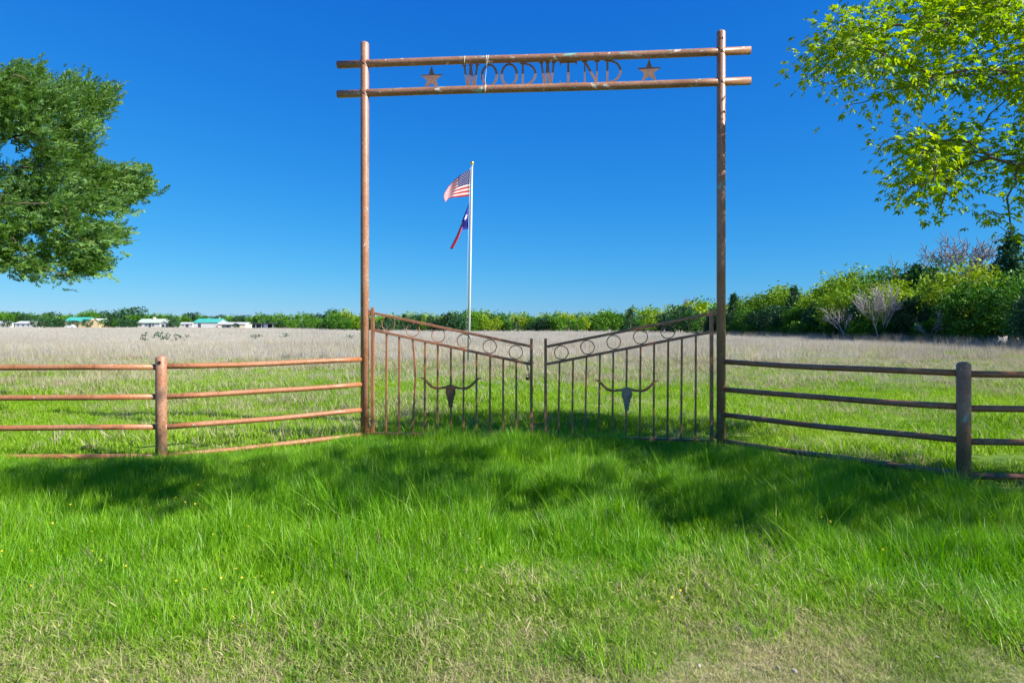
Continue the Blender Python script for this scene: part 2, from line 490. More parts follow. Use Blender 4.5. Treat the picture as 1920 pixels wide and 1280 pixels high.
def star(cx, cz, r, ri=0.40):
    return [(cx + (r if k % 2 == 0 else r * ri) * math.sin(k * math.pi / 5), cz + (r if k % 2 == 0 else r * ri) * math.cos(k * math.pi / 5)) for k in range(10)]
PY = 0.028        # plates sit a little behind the beams' axis
for px in (808.5, 1217.5):
    u = gu(px, 140)[0]; zt = beam_z(0, u) - 0.047; zb = beam_z(1, u) + 0.045
    r_ = (zt - zb) / 1.81
    MB().plate(star(u, zt - r_, r_), 0.008, PY).build('star', M['plate'], arch)

def letter(ch, x0, x1):
    ua, ub = gu(x0, 140)[0], gu(x1, 140)[0]; w = ub - ua; um = (ua + ub) / 2
    zt = beam_z(0, um) - 0.044; zb = beam_z(1, um) + 0.042; hh = zt - zb
    m = MB(); k = [0]
    def stroke(p, q, t):
        k[0] += 1
        m.bar((ua + p[0] * w, PY, zb + p[1] * hh), (ua + q[0] * w, PY, zb + q[1] * hh), t, 0.007 + 0.0006 * k[0])
    T, S = 0.030, 0.020
    if ch == 'W':
        for p, q in (((0.10, 1), (0.30, 0)), ((0.50, 1), (0.36, 0)), ((0.52, 1), (0.66, 0)), ((0.92, 1), (0.72, 0))): stroke(p, q, T * 0.9)
        for c in (0.09, 0.51, 0.92): stroke((c - 0.13, 0.965), (c + 0.13, 0.965), S)
        stroke((0.26, 0.03), (0.40, 0.03), S); stroke((0.62, 0.03), (0.76, 0.03), S)
    elif ch == 'O':
        n = 40
        o = [(um + w / 2 * math.cos(t), (zt + zb) / 2 + hh / 2 * math.sin(t)) for t in np.linspace(0, 2 * math.pi, n, endpoint=False)]
        i = [(um + (w / 2 - 0.031) * math.cos(t), (zt + zb) / 2 + (hh / 2 - 0.026) * math.sin(t)) for t in np.linspace(0, 2 * math.pi, n, endpoint=False)]
        m.plate(o, 0.008, PY, i)
    elif ch == 'I':
        stroke((0.5, 0), (0.5, 1), T); stroke((0, 0.96), (1, 0.96), S); stroke((0, 0.04), (1, 0.04), S)
        for c in (0.05, 0.95):
            stroke((c, 0.85), (c, 1.0), S * 0.8); stroke((c, 0), (c, 0.15), S * 0.8)
    elif ch == 'N':
        stroke((0.14, 0), (0.14, 1), S); stroke((0.86, 0), (0.86, 1), S * 1.05); stroke((0.12, 1), (0.88, 0), T)
        stroke((-0.02, 0.96), (0.30, 0.96), S * 0.9); stroke((0.70, 0.96), (1.02, 0.96), S * 0.9); stroke((-0.02, 0.04), (0.30, 0.04), S * 0.9)
    elif ch == 'D':
        stroke((0.16, 0), (0.16, 1), T * 0.85); stroke((-0.02, 0.965), (0.34, 0.965), S * 0.8); stroke((-0.02, 0.035), (0.34, 0.035), S * 0.8)
        n = 15; ts = np.linspace(math.pi / 2, -math.pi / 2, n)
        xo = ua + 0.22 * w; cz = (zt + zb) / 2
        o = [(xo + 0.78 * w * math.cos(t), cz + hh / 2 * math.sin(t)) for t in ts]
        i = [(xo + (0.78 * w - 0.03) * math.cos(t), cz + (hh / 2 - 0.024) * math.sin(t)) for t in ts]
        vs = [(x, PY - 0.004, z) for x, z in o] + [(x, PY - 0.004, z) for x, z in i] + [(x, PY + 0.004, z) for x, z in o] + [(x, PY + 0.004, z) for x, z in i]
        fs = []
        for a in range(n - 1):
            fs += [(a, a + 1, n + a + 1, n + a), (2 * n + a, 3 * n + a, 3 * n + a + 1, 2 * n + a + 1), (a, 2 * n + a, 2 * n + a + 1, a + 1), (n + a, n + a + 1, 3 * n + a + 1, 3 * n + a)]
        fs += [(0, n, 3 * n, 2 * n), (n - 1, 3 * n - 1, 4 * n - 1, 2 * n - 1)]
        m.add(vs, fs)
    m.build('letter', M['plate'], arch)
for ch, x0, x1 in (('W', 867, 897), ('O', 901, 933), ('O', 938, 971), ('D', 975, 1006), ('W', 1012, 1041), ('I', 1049, 1082), ('N', 1092, 1124), ('D', 1134, 1166)):
    letter(ch, x0, x1)
# pale wire wound round the beams
for px, i in ((872, 0), (912.5, 0), (915.5, 0), (910, 1), (911.5, 1)):
    u = gu(px, 140)[0]; z = beam_z(i, u)
    MB().tube([(u + 0.004 * math.sin(t), 0.0535 * math.cos(t), z + 0.0535 * math.sin(t)) for t in np.linspace(0, 2 * math.pi, 20, endpoint=False)], 0.0035, 5, closed=True).build('wire', M['wire'], arch)
ua, ub = gu(914, 120)[0], gu(911, 165)[0]
MB().tube([(ua, -0.05, beam_z(0, ua) - 0.04), (ua - 0.012, 0.0, beam_z(0, ua) - 0.09), (ub - 0.01, 0.005, beam_z(1, ub) + 0.12), (ub, -0.03, beam_z(1, ub) + 0.04)], 0.003, 5).build('wire', M['wire'], arch)

# ------------------------------------------------------------------ gate leaves
SKULL = [(0, 683), (24, 690), (44, 698)]
HORN = [(44, 698), (100, 708), (122, 704), (150, 692), (178, 667), (203, 641), (222, 630), (240, 629), (254, 634), (236, 638), (218, 650), (190, 684), (160, 711), (125, 725), (85, 722), (42, 718)]
FACE = [(42, 718), (38, 726), (42, 745), (40, 760), (33, 776), (27, 786), (30, 800), (23, 812), (22, 830), (17, 840), (18, 858), (12, 872), (6, 870), (0, 877)]
def gate_leaf(label, side, hinge, latch, hb, lb, top, sec, rings, pick, bottoms, skull_c, skull_tip, origin, sc, bent=None):
    g = empty('gate_leaf', (LP[0], LP[1], 0), GA)
    tag(g, label, 'gate', 'two leaves of the entrance gate')
    Z = lambda p: gu(origin[0] + p[0] / sc, origin[1] + p[1] / sc)
    B = lambda p: (Z(p)[0], 0, Z(p)[1])
    sgn = 1 if side == 'left' else -1
    MB().bar(B(hinge), B((hinge[0], hb)), 0.042).build('hinge_stile', M['gate'], g, 0.003)
    MB().bar(B(latch), B((latch[0], lb)), 0.036).build('latch_stile', M['gate'], g, 0.003)
    e = 0.019 * sgn
    for pr, nm in ((top, 'top_rail'), (sec, 'middle_rail')):
        p, q = B(pr[0]), B(pr[1])
        MB().bar(p, q, 0.034, 0.038).build(nm, M['gate'], g, 0.003)
    p, q = B((hinge[0], hb - 4)), B((latch[0], lb - 4))
    MB().bar((p[0] + e, 0, p[2]), (q[0] - e, 0, q[2]), 0.034, 0.036).build('bottom_rail', M['gate'], g, 0.003)
    r_ = 0.0875
    for (x, z_) in rings:
        c = B((x, z_))
        MB().tube([(c[0] + r_ * math.cos(t), 0, c[2] + r_ * math.sin(t)) for t in np.linspace(0, 2 * math.pi, 28, endpoint=False)], 0.0062, 6, closed=True).build('ring', M['gate'], g)
    (sx0, sz0), (sx1, sz1) = sec
    for x, xb in zip(pick, bottoms):
        zt = sz0 + (sz1 - sz0) * (x - sx0) / (sx1 - sx0) + 9
        zbm = hb + (lb - hb) * (x - hinge[0]) / (latch[0] - hinge[0]) - 8
        m = MB()
        if bent and x == bent:
            pts = [B((x, zt)), B((x + 14, zt + 150)), B((x + 23, 640)), B((x + 14, 780)), B((xb, zbm))]
            for a, b_ in zip(pts[:-1], pts[1:]): m.bar(a, b_, 0.024, 0.024)
        else:
            m.bar(B((x, zt)), B((xb, zbm)), 0.024)
        m.build('picket', M['gate'], g, 0.002)
    # longhorn skull cut from plate, welded on the front
    k = 0.001616
    cx, cz = B((skull_c, skull_tip))[0], B((skull_c, skull_tip))[2]
    P = lambda dx, y: (cx + dx * k, cz - (y - 683) * k)
    face = SKULL + FACE
    outl = [P(x, y) for x, y in face] + [P(-x, y) for x, y in reversed(face[1:-1])]
    sk = MB().plate(outl, 0.006, -0.021).build('longhorn_skull', M['skull'] if side == 'right' else M['horn'], g)
    for sg in (1, -1):
        MB().plate([P(sg * x, y) for x, y in HORN], 0.006, -0.0206).build('horn', M['horn'], sk)
    # hinges
    hx = B(hinge)[0]
    for z in (B((0, 108))[2] - 0.02, 0.16):
        pu = 0 if side == 'left' else GL
        MB().bar((pu + 0.05 * sgn, 0.0, z), (hx - 0.021 * sgn, 0.0, z), 0.018, 0.018).box((pu + 0.06 * sgn, -0.004, z + 0.012), (0.03, 0.03, 0.07)).build('hinge', M['gate'], g)
    return g
gl = gate_leaf('left gate leaf with brown longhorn skull, bent third picket and chained latch', 'left', (165, 70), (1435, 318), 1080, 1105,
    ((178, 115), (1425, 380)), ((178, 252), (1425, 522)),
    [(290, 203), (487, 248), (692, 293), (895, 337), (1102, 382), (1310, 427)],
    [277, 378, 485, 585, 687, 791, 895, 997, 1105, 1210, 1314], [271, 377, 483, 581, 683, 791, 891, 996, 1103, 1208, 1314],
    791, 683, (660, 560), 4.267, 485)
gr = gate_leaf('right gate leaf with grey longhorn skull plate and straight pickets', 'right', (1425, 80), (98, 318), 1140, 1100,
    ((1415, 122), (110, 382)), ((1415, 268), (110, 522)),
    [(224, 430), (433, 388), (643, 347), (857, 305), (1075, 262), (1297, 219)],
    [210, 318, 425, 533, 640, 748, 858, 966, 1079, 1188, 1300], [199, 309, 414, 521, 631, 739, 850, 962, 1072, 1182, 1297],
    746, 702, (1000, 560), 4.266)
a = gu(996.5, 794); b_ = gu(1022, 794)
MB().bar((a[0] + 0.018, 0, a[1]), (b_[0] - 0.018, 0, b_[1]), 0.012, 0.02).build('latch_bar', M['hole'], gr)

# chain and padlock at the latch
ch = empty('latch_chain', (LP[0], LP[1], 0), GA)
tag(ch, 'rusty chain wound round the latch stile of the left gate leaf', 'chain')
def chain_link(c, d, roll, s=0.02):
    c, d = Vector(c), Vector(d).normalized()
    a = Vector((0, 1, 0)); x = d.cross(a)
    x = x.normalized() if x.length > 0.01 else Vector((1, 0, 0)); y = d.cross(x)
    side = x * math.cos(roll) + y * math.sin(roll)
    pts = [c + side * (0.011 * math.cos(t)) + d * (s * math.sin(t)) for t in np.linspace(0, 2 * math.pi, 12, endpoint=False)]
    return MB().tube(pts, 0.0042, 5, closed=True)
def Zl(p): u, z = gu(660 + p[0] / 4.267, 560 + p[1] / 4.267); return (u, -0.03, z)
path = [(1452, 512), (1420, 498), (1402, 520), (1408, 560), (1412, 590)]
path2 = [(1418, 600), (1428, 640), (1440, 680), (1436, 712), (1448, 735)]
ki = 0
for pth in (path, path2):
    pts = [Vector(Zl(p)) for p in pth]
    dd = [0]
    for a, b_ in zip(pts[:-1], pts[1:]): dd.append(dd[-1] + (b_ - a).length)
    for s in np.arange(0.01, dd[-1], 0.026):
        j = max(i for i in range(len(dd) - 1) if dd[i] <= s)
        t = (s - dd[j]) / (dd[j + 1] - dd[j])
        chain_link(pts[j].lerp(pts[j + 1], t), pts[j + 1] - pts[j], (ki % 2) * math.pi / 2).build('chain_link', M['chain'] if ki < 7 else M['gate'], ch); ki += 1
pl = empty('padlock', (LP[0], LP[1], 0), GA)
tag(pl, 'small dark padlock hanging from the gate chain', 'padlock')
c = Zl((1404, 634))
MB().box((c[0], -0.032, c[2] - 0.004), (0.042, 0.022, 0.036)).build('lock_body', M['brass'], pl, 0.004)
MB().tube([(c[0] + 0.013 * math.cos(t), -0.032, c[2] + 0.014 + 0.034 * math.sin(t)) for t in np.linspace(0, math.pi, 9)], 0.004, 6).build('shackle', M['chain'], pl)

# ------------------------------------------------------------------ pipe fences
FP_L = (-4.0, 7.3); FP_R = (4.34, 6.15)
def fence(name, label, posts, runs):
    f = empty(name, (posts[0][0], posts[0][1], 0))
    tag(f, label, 'fence', 'pipe fences beside the gate')
    ox, oy = posts[0]
    for (x, y), hgt in zip(posts, [1.17, 1.16, 1.17]):
        z0 = float(gz(x, y))
        MB().tube([(x - ox, y - oy, z0 - 0.3), (x - ox, y - oy, z0 + 0.6), (x - ox, y - oy, z0 + hgt - 0.0)], 0.062, 20, dome=0.035).build('post', M['pipe'], f)
    for p, q, zs in runs:
        for (za, zb) in zs:
            n = 7
            pts = []
            for t in np.linspace(0, 1, n):
                pts.append((p[0] + (q[0] - p[0]) * t - ox, p[1] + (q[1] - p[1]) * t - oy, za + (zb - za) * t - 0.012 * math.sin(math.pi * t) + 0.003 * math.sin(9 * t + za * 30)))
            MB().tube(pts, 0.032, 14).build('rail', M['rail'], f)
    return f
def cut(p, q, a, b):      # trims a run so that it ends inside the post wall
    p, q = np.array(p, float), np.array(q, float); d = (q - p) / np.linalg.norm(q - p)
    return tuple(p + d * a), tuple(q - d * b)
fl = fence('pipe_fence', 'brown four rail pipe fence running left from the arch', [FP_L, (-9.1, 7.25)],
    [(*cut(FP_L, LP, .04, .04), [(1.094, 1.114), (0.752, 0.783), (0.405, 0.445), (0.07, 0.12)]),
     (*cut((-9.1, 7.25), FP_L, .04, .04), [(1.09, 1.092), (0.75, 0.752), (0.41, 0.407), (0.08, 0.075)]),
     (*cut((-14.2, 7.2), (-9.1, 7.25), 0, .04), [(1.09, 1.09), (0.75, 0.75), (0.41, 0.41), (0.08, 0.08)])])
fr = fence('pipe_fence', 'brown four rail pipe fence running right from the arch under the leafy tree', [FP_R, (9.4, 6.1)],
    [(*cut(RP, FP_R, .04, .04), [(1.103, 1.113), (0.761, 0.785), (0.439, 0.467), (0.11, 0.14)]),
     (*cut(FP_R, (9.4, 6.1), .04, .04), [(1.10, 1.09), (0.775, 0.76), (0.452, 0.43), (0.125, 0.11)]),
     (*cut((9.4, 6.1), (14.4, 6.05), .04, 0), [(1.09, 1.09), (0.76, 0.76), (0.43, 0.43), (0.11, 0.11)])])
MB().box((0.012, -0.061, 1.145), (0.026, 0.012, 0.034)).build('pipe_slot', M['hole'], fl)
MB().tube([(-0.064, 0, 1.13), (-0.064, 0.001, 1.131)], 0.01, 6).build('pipe_slot', M['hole'], fl)

# ------------------------------------------------------------------ flagpole and flags
PB = ray(878, 682, 24.3); PT = ray(885.3, 310, 24.3); PB[2] = float(gz(PB[0], PB[1]))
fp = empty('flagpole', tuple(PB))
tag(fp, 'tall white flagpole with gold ball standing in the pasture behind the gate', 'flagpole')
top = Vector(PT - PB)
MB().tube([(0, 0, -0.2), tuple(top * 0.5), tuple(top)], [0.055, 0.046, 0.030], 16).build('pole', M['pole'], fp)
MB().ball((top.x, top.y, top.z + 0.08), 0.075).build('finial_ball', M['gold'], fp)
MB().tube([(top.x, top.y, top.z - 0.01), (top.x, top.y, top.z + 0.03)], 0.05, 12).build('truck', M['pole'], fp)
MB().tube([(top.x - 0.07, top.y - 0.04, top.z - 0.1), tuple(top * 0.5 + Vector((-0.1, -0.05, 0))), (-0.085, -0.05, 1.2)], 0.007, 5).build('halyard', M['pole'], fp)

def flag_mesh(name, f, nu, nv, material):
    vs, uvs = [], []
    for j in range(nv + 1):
        for i in range(nu + 1):
            u, v = i / nu, j / nv
            vs.append(tuple(f(u, v))); uvs.append((u, v))
    fs = [(j * (nu + 1) + i, j * (nu + 1) + i + 1, (j + 1) * (nu + 1) + i + 1, (j + 1) * (nu + 1) + i) for j in range(nv) for i in range(nu)]
    me = bpy.data.meshes.new(name); me.from_pydata(vs, [], fs)
    uv = me.uv_layers.new(name='UVMap')
    for lp in me.loops: uv.data[lp.index].uv = uvs[lp.vertex_index]
    me.polygons.foreach_set('use_smooth', [True] * len(fs))
    me.materials.append(material)
    o = link(bpy.data.objects.new(name, me))
    so = o.modifiers.new('thickness', 'SOLIDIFY'); so.thickness = 0.004
    return o
def cloth_out(nt, b, c):
    nt.links.new(c, b.inputs['Base Color']); b.inputs['Roughness'].default_value = 0.7
    tr = nd(nt, 'ShaderNodeBsdfTranslucent'); nt.links.new(c, tr.inputs['Color'])
    mx = nd(nt, 'ShaderNodeMixShader'); mx.inputs[0].default_value = 0.15
    nt.links.new(b.outputs[0], mx.inputs[1]); nt.links.new(tr.outputs[0], mx.inputs[2])
    nt.links.new(mx.outputs[0], nt.nodes['Material Output'].inputs['Surface'])
def m_usflag():
    m, nt, b = mat('stars_and_stripes_cloth')
    uv = nd(nt, 'ShaderNodeUVMap').outputs[0]
    sp = nd(nt, 'ShaderNodeSeparateXYZ'); nt.links.new(uv, sp.inputs[0])
    u, v = sp.outputs[0], sp.outputs[1]
    st = math_(nt, 'MODULO', math_(nt, 'FLOOR', math_(nt, 'MULTIPLY', v, 12.999)), 2)      # v=0 bottom: red
    c = mixc(nt, st, (0.36, 0.006, 0.02), (0.46, 0.44, 0.44))
    can = math_(nt, 'MULTIPLY', math_(nt, 'LESS_THAN', u, 0.46), math_(nt, 'GREATER_THAN', v, 0.4615))
    su = math_(nt, 'MULTIPLY', u, 12 / 0.46); sv = math_(nt, 'MULTIPLY', math_(nt, 'SUBTRACT', v, 0.4615), 10 / 0.5385)
    fu = math_(nt, 'SUBTRACT', math_(nt, 'FRACT', math_(nt, 'ADD', su, 0.5)), 0.5); fv = math_(nt, 'SUBTRACT', math_(nt, 'FRACT', math_(nt, 'ADD', sv, 0.5)), 0.5)
    iu = math_(nt, 'ROUND', su); iv = math_(nt, 'ROUND', sv)
    par = math_(nt, 'COMPARE', math_(nt, 'MODULO', math_(nt, 'ADD', iu, iv), 2), 0.0)
    r2 = math_(nt, 'ADD', math_(nt, 'MULTIPLY', fu, fu), math_(nt, 'MULTIPLY', fv, fv))
    inb = math_(nt, 'MULTIPLY', math_(nt, 'MULTIPLY', math_(nt, 'GREATER_THAN', iu, 0.5), math_(nt, 'LESS_THAN', iu, 11.5)), math_(nt, 'MULTIPLY', math_(nt, 'GREATER_THAN', iv, 0.5), math_(nt, 'LESS_THAN', iv, 9.5)))
    starm = math_(nt, 'MULTIPLY', math_(nt, 'MULTIPLY', math_(nt, 'LESS_THAN', r2, 0.075), par), inb)
    cc = mixc(nt, starm, (0.006, 0.013, 0.10), (0.40, 0.40, 0.45))
    c = mixc(nt, can, c, cc)
    cloth_out(nt, b, c); return m
def m_txflag():
    m, nt, b = mat('lone_star_cloth')
    uv = nd(nt, 'ShaderNodeUVMap').outputs[0]
    sp = nd(nt, 'ShaderNodeSeparateXYZ'); nt.links.new(uv, sp.inputs[0])
    u, v = sp.outputs[0], sp.outputs[1]
    c = mixc(nt, math_(nt, 'LESS_THAN', v, 0.56), (0.55, 0.5, 0.52), (0.36, 0.006, 0.025))
    du = math_(nt, 'MULTIPLY', math_(nt, 'SUBTRACT', u, 0.20), 1.5); dv = math_(nt, 'SUBTRACT', v, 0.60)
    # five-pointed star from the angle round its centre
    ang = math_(nt, 'ARCTAN2', du, dv)
    seg = 2 * math.pi / 5
    fa = math_(nt, 'ABSOLUTE', math_(nt, 'SUBTRACT', math_(nt, 'MODULO', math_(nt, 'ADD', ang, 10 * seg + seg / 2), seg), seg / 2))
    rad = math_(nt, 'SQRT', math_(nt, 'ADD', math_(nt, 'MULTIPLY', du, du), math_(nt, 'MULTIPLY', dv, dv)))
    edge = math_(nt, 'MULTIPLY', rad, math_(nt, 'COSINE', math_(nt, 'SUBTRACT', math.pi / 5 + 0.31, fa)))
    st = math_(nt, 'LESS_THAN', edge, 0.075)
    blue = mixc(nt, st, (0.006, 0.014, 0.24), (0.6, 0.6, 0.62))
    c = mixc(nt, math_(nt, 'LESS_THAN', u, 0.36), c, blue)
    cloth_out(nt, b, c); return m
def bil(pts_by_u, u):
    k = sorted(pts_by_u); 
    for a, b in zip(k[:-1], k[1:]):
        if u <= b + 1e-9:
            t = (u - a) / (b - a); t2 = t
            return tuple(np.array(pts_by_u[a]) * (1 - t2) + np.array(pts_by_u[b]) * t2)
D0 = 24.3
us_top = {0: (883.6, 317.5), 0.25: (872, 322.5), 0.42: (862, 329), 0.6: (852, 338), 0.8: (841, 350), 0.92: (834, 361), 1.0: (831, 370)}
us_bot = {0: (880.4, 368), 0.25: (868, 369), 0.42: (858, 370), 0.6: (849, 370.5), 0.8: (841, 372), 0.92: (838, 375), 1.0: (835.5, 379.5)}
def us(u, v):
    a, b_ = np.array(bil(us_top, u)), np.array(bil(us_bot, u))
    p = b_ + (a - b_) * v
    d = D0 - 0.75 * u * (1 - 0.3 * v) + 0.09 * math.sin(u * 9 + v * 1.5) * min(1, u * 3)
    return ray(p[0], p[1], d)
tag(flag_mesh('flag', us, 60, 30, m_usflag()), 'American flag with stars and stripes flying near the top of the flagpole', 'flag')
tx_top = {0: (880.4, 377), 0.15: (876.5, 388), 0.36: (868.5, 408), 0.5: (864, 422), 0.7: (857, 440), 0.9: (850, 457), 1.0: (847, 465)}
tx_bot = {0: (879.6, 429), 0.15: (873.5, 429.8), 0.36: (864.5, 431), 0.5: (862, 436), 0.7: (857.5, 447), 0.9: (849.5, 461), 1.0: (846, 467)}
def tx(u, v):
    a, b_ = np.array(bil(tx_top, u)), np.array(bil(tx_bot, u))
    w = min(1, max(0, (u - 0.30) / 0.14)); v2 = min(1, v * 1.75) if v < 0.57 else 1 - (v - 0.57) * 0.9
    v_ = v * (1 - w) + v2 * w
    a = a + (b_ - a) * 0.4 * w
    p = b_ + (a - b_) * v_
    fold = min(1, max(0, (u - 0.05) * 3))
    d = D0 + 0.30 * math.sin(v * 7 + 0.4) * fold * 0.5 * (1 - 0.8 * w) - 0.45 * u + (0.10 * w if v > 0.57 else 0)
    p = p + np.array([2.2 * math.sin(v * 12 + 1) * fold * (0.3 + u), 0])
    return ray(p[0], p[1], d)
tag(flag_mesh('flag', tx, 50, 36, m_txflag()), 'blue white and red lone star flag hanging limp below the other flag', 'flag')

# ------------------------------------------------------------------ trees
def grow(trunk, clusters, step, rtip, rmax, r, up=0.15, power=0.5, wander=0.12, lenw=0.25):
    """joins cluster points to a trunk by branches; returns polylines [(points, radii)] and twig directions"""
    nodes = [np.array(p, float) for p in trunk]
    par = [-1] + list(range(len(trunk) - 1))
    plen = [0.0]
    for i in range(1, len(trunk)): plen.append(plen[-1] + np.linalg.norm(nodes[i] - nodes[i - 1]))
    low = len(trunk) // 3
    P = np.zeros((len(trunk) + len(clusters) * 14 + 10, 3)); L = np.zeros(len(P))
    for i, p in enumerate(nodes): P[i] = p; L[i] = plen[i]
    n = len(trunk)
    order = np.argsort(np.linalg.norm(clusters - P[n - 1], axis=1) + 0.3 * np.linalg.norm(clusters - P[low], axis=1))
    lines = [list(range(len(trunk)))]; tipdir = np.zeros((len(clusters), 3)); tips = []
    for ci in order:
        c = clusters[ci]
        d = np.linalg.norm(P[low:n] - c, axis=1)
        k = low + int(np.argmin(d + lenw * L[low:n]))
        p0 = P[k]; dist = np.linalg.norm(c - p0)
        if par[k] >= 0: t0 = p0 - P[par[k]]
        else: t0 = np.array([0, 0, 1.0])
        t0 = t0 / (np.linalg.norm(t0) + 1e-9)
        dirn = (c - p0) / (dist + 1e-9)
        ctrl = p0 + (0.45 * t0 + 0.55 * dirn) * dist * 0.5 + np.array([0, 0, up * dist]) + r.normal(size=3) * wander * dist * 0.5
        m = int(np.clip(dist / step, 2, 10))
        line = [k]; prev = k
        for t in np.linspace(0, 1, m + 1)[1:]:
            q = (1 - t) ** 2 * p0 + 2 * t * (1 - t) * ctrl + t * t * c
            if t < 1: q = q + r.normal(size=3) * wander * dist * 0.12
            if n >= len(P): break
            P[n] = q; L[n] = L[prev] + np.linalg.norm(q - P[prev]); par.append(prev); line.append(n); prev = n; n += 1
        lines.append(line); tips.append(prev); tipdir[ci] = P[line[-1]] - P[line[-2]]
    cnt = np.zeros(n)
    for t in tips: cnt[t] += 1
    for i in range(n - 1, 0, -1): cnt[par[i]] += cnt[i]
    rad = np.minimum(rtip * np.maximum(cnt, 1) ** power, rmax)
    # trunk flare
    for i in range(len(trunk)): rad[i] = max(rad[i], rmax * (1 - 0.55 * i / max(1, len(trunk) - 1)))
    out = []
    for line in lines:
        rr = rad[line].copy()
        if line is not lines[0]: rr[0] = min(rr[0], rr[1] * 1.25)
        out.append((P[line], rr))
    return out, tipdir

def branches_mesh(name, lines, material, sides=6, rmin=0.0, thin=0.02):
    V, F = [], []; base = 0
    for pts, rad in lines:
        m = len(pts)
        n = sides if rad[0] > thin else 4
        d = np.gradient(pts, axis=0); d /= np.linalg.norm(d, axis=1, keepdims=True) + 1e-9
        ref = np.array([0.31, 0.17, 0.93]); 
        if abs(d[0] @ ref) > 0.9: ref = np.array([0.9, -0.3, 0.1])
        x = np.cross(d, ref); x /= np.linalg.norm(x, axis=1, keepdims=True) + 1e-9
        z = np.cross(x, d)
        t = np.arange(n) * 2 * math.pi / n
        ring = pts[:, None, :] + np.maximum(rad, rmin)[:, None, None] * (x[:, None, :] * np.cos(t)[None, :, None] + z[:, None, :] * np.sin(t)[None, :, None])
        V.append(ring.reshape(-1, 3))
        i = np.arange(m - 1)[:, None] * n; k = np.arange(n)[None]
        k2 = (k + 1) % n
        F.append(np.stack([i + k, i + k2, i + n + k2, i + n + k], 2).reshape(-1, 4) + base)
        base += m * n
    return fast_mesh(name, np.concatenate(V), np.concatenate(F), material, True)

def in_poly(x, y, poly):
    inside = np.zeros(len(x), bool); j = len(poly) - 1
    for i in range(len(poly)):
        xi, yi = poly[i]; xj, yj = poly[j]
        c = ((yi > y) != (yj > y)) & (x < (xj - xi) * (y - yi) / (yj - yi + 1e-12) + xi)
        inside ^= c; j = i
    return inside

def px_of(p):
    d = np.maximum(p[:, 1], 0.01)
    return p[:, 0] / d * 1200 + 960, 604 - (p[:, 2] - EYE) / d * 1200

# leaf templates: local +Y is the way the leaf points
def leaflet(y0, x0, ang, L, W, droop=0.25):
    c, s = math.cos(ang), math.sin(ang)
    p = [(0, 0, 0), (W / 2, L * 0.42, 0.18 * W), (0, L, -droop * L), (-W / 2, L * 0.42, 0.18 * W)]
    return [(x0 + x * c + y * s, y0 - x * s + y * c, z) for x, y, z in p]
def compound_leaf():
    v = []
    for y0, a, L in ((0.05, 0.0, 0.085), (0.045, 0.75, 0.07), (0.045, -0.75, 0.07), (0.02, 1.15, 0.055), (0.02, -1.15, 0.055)):
        v += leaflet(y0, 0, a, L, L * 0.42)
    f = [(4 * k, 4 * k + 1, 4 * k + 2, 4 * k + 3) for k in range(5)]
    return np.array(v), np.array(f)
QUAD = (np.array([(0, 0, 0), (0.32, 0.45, 0.08), (0, 1, -0.12), (-0.32, 0.45, 0.08)]), np.array([(0, 1, 2, 3)]))
def clump_leaf(r):
    v = []
    for k in range(4):
        v += leaflet(r.uniform(0, 0.3), r.uniform(-0.2, 0.2), r.uniform(-1.5, 1.5), r.uniform(0.45, 0.8), r.uniform(0.25, 0.4), r.uniform(-0.3, 0.5))
    return np.array(v), np.arange(16).reshape(4, 4)

def tree_thing(name, loc, crown_me, trunk_me, label, cat, group=None, scale=1.0, rz=0.0, sz=None):
    t = empty(name, loc, rz); t.scale = (scale, scale, sz or scale)
    if trunk_me: link(bpy.data.objects.new('trunk', trunk_me), t)
    if crown_me: link(bpy.data.objects.new('crown', crown_me), t)
    return tag(t, label, cat, group)

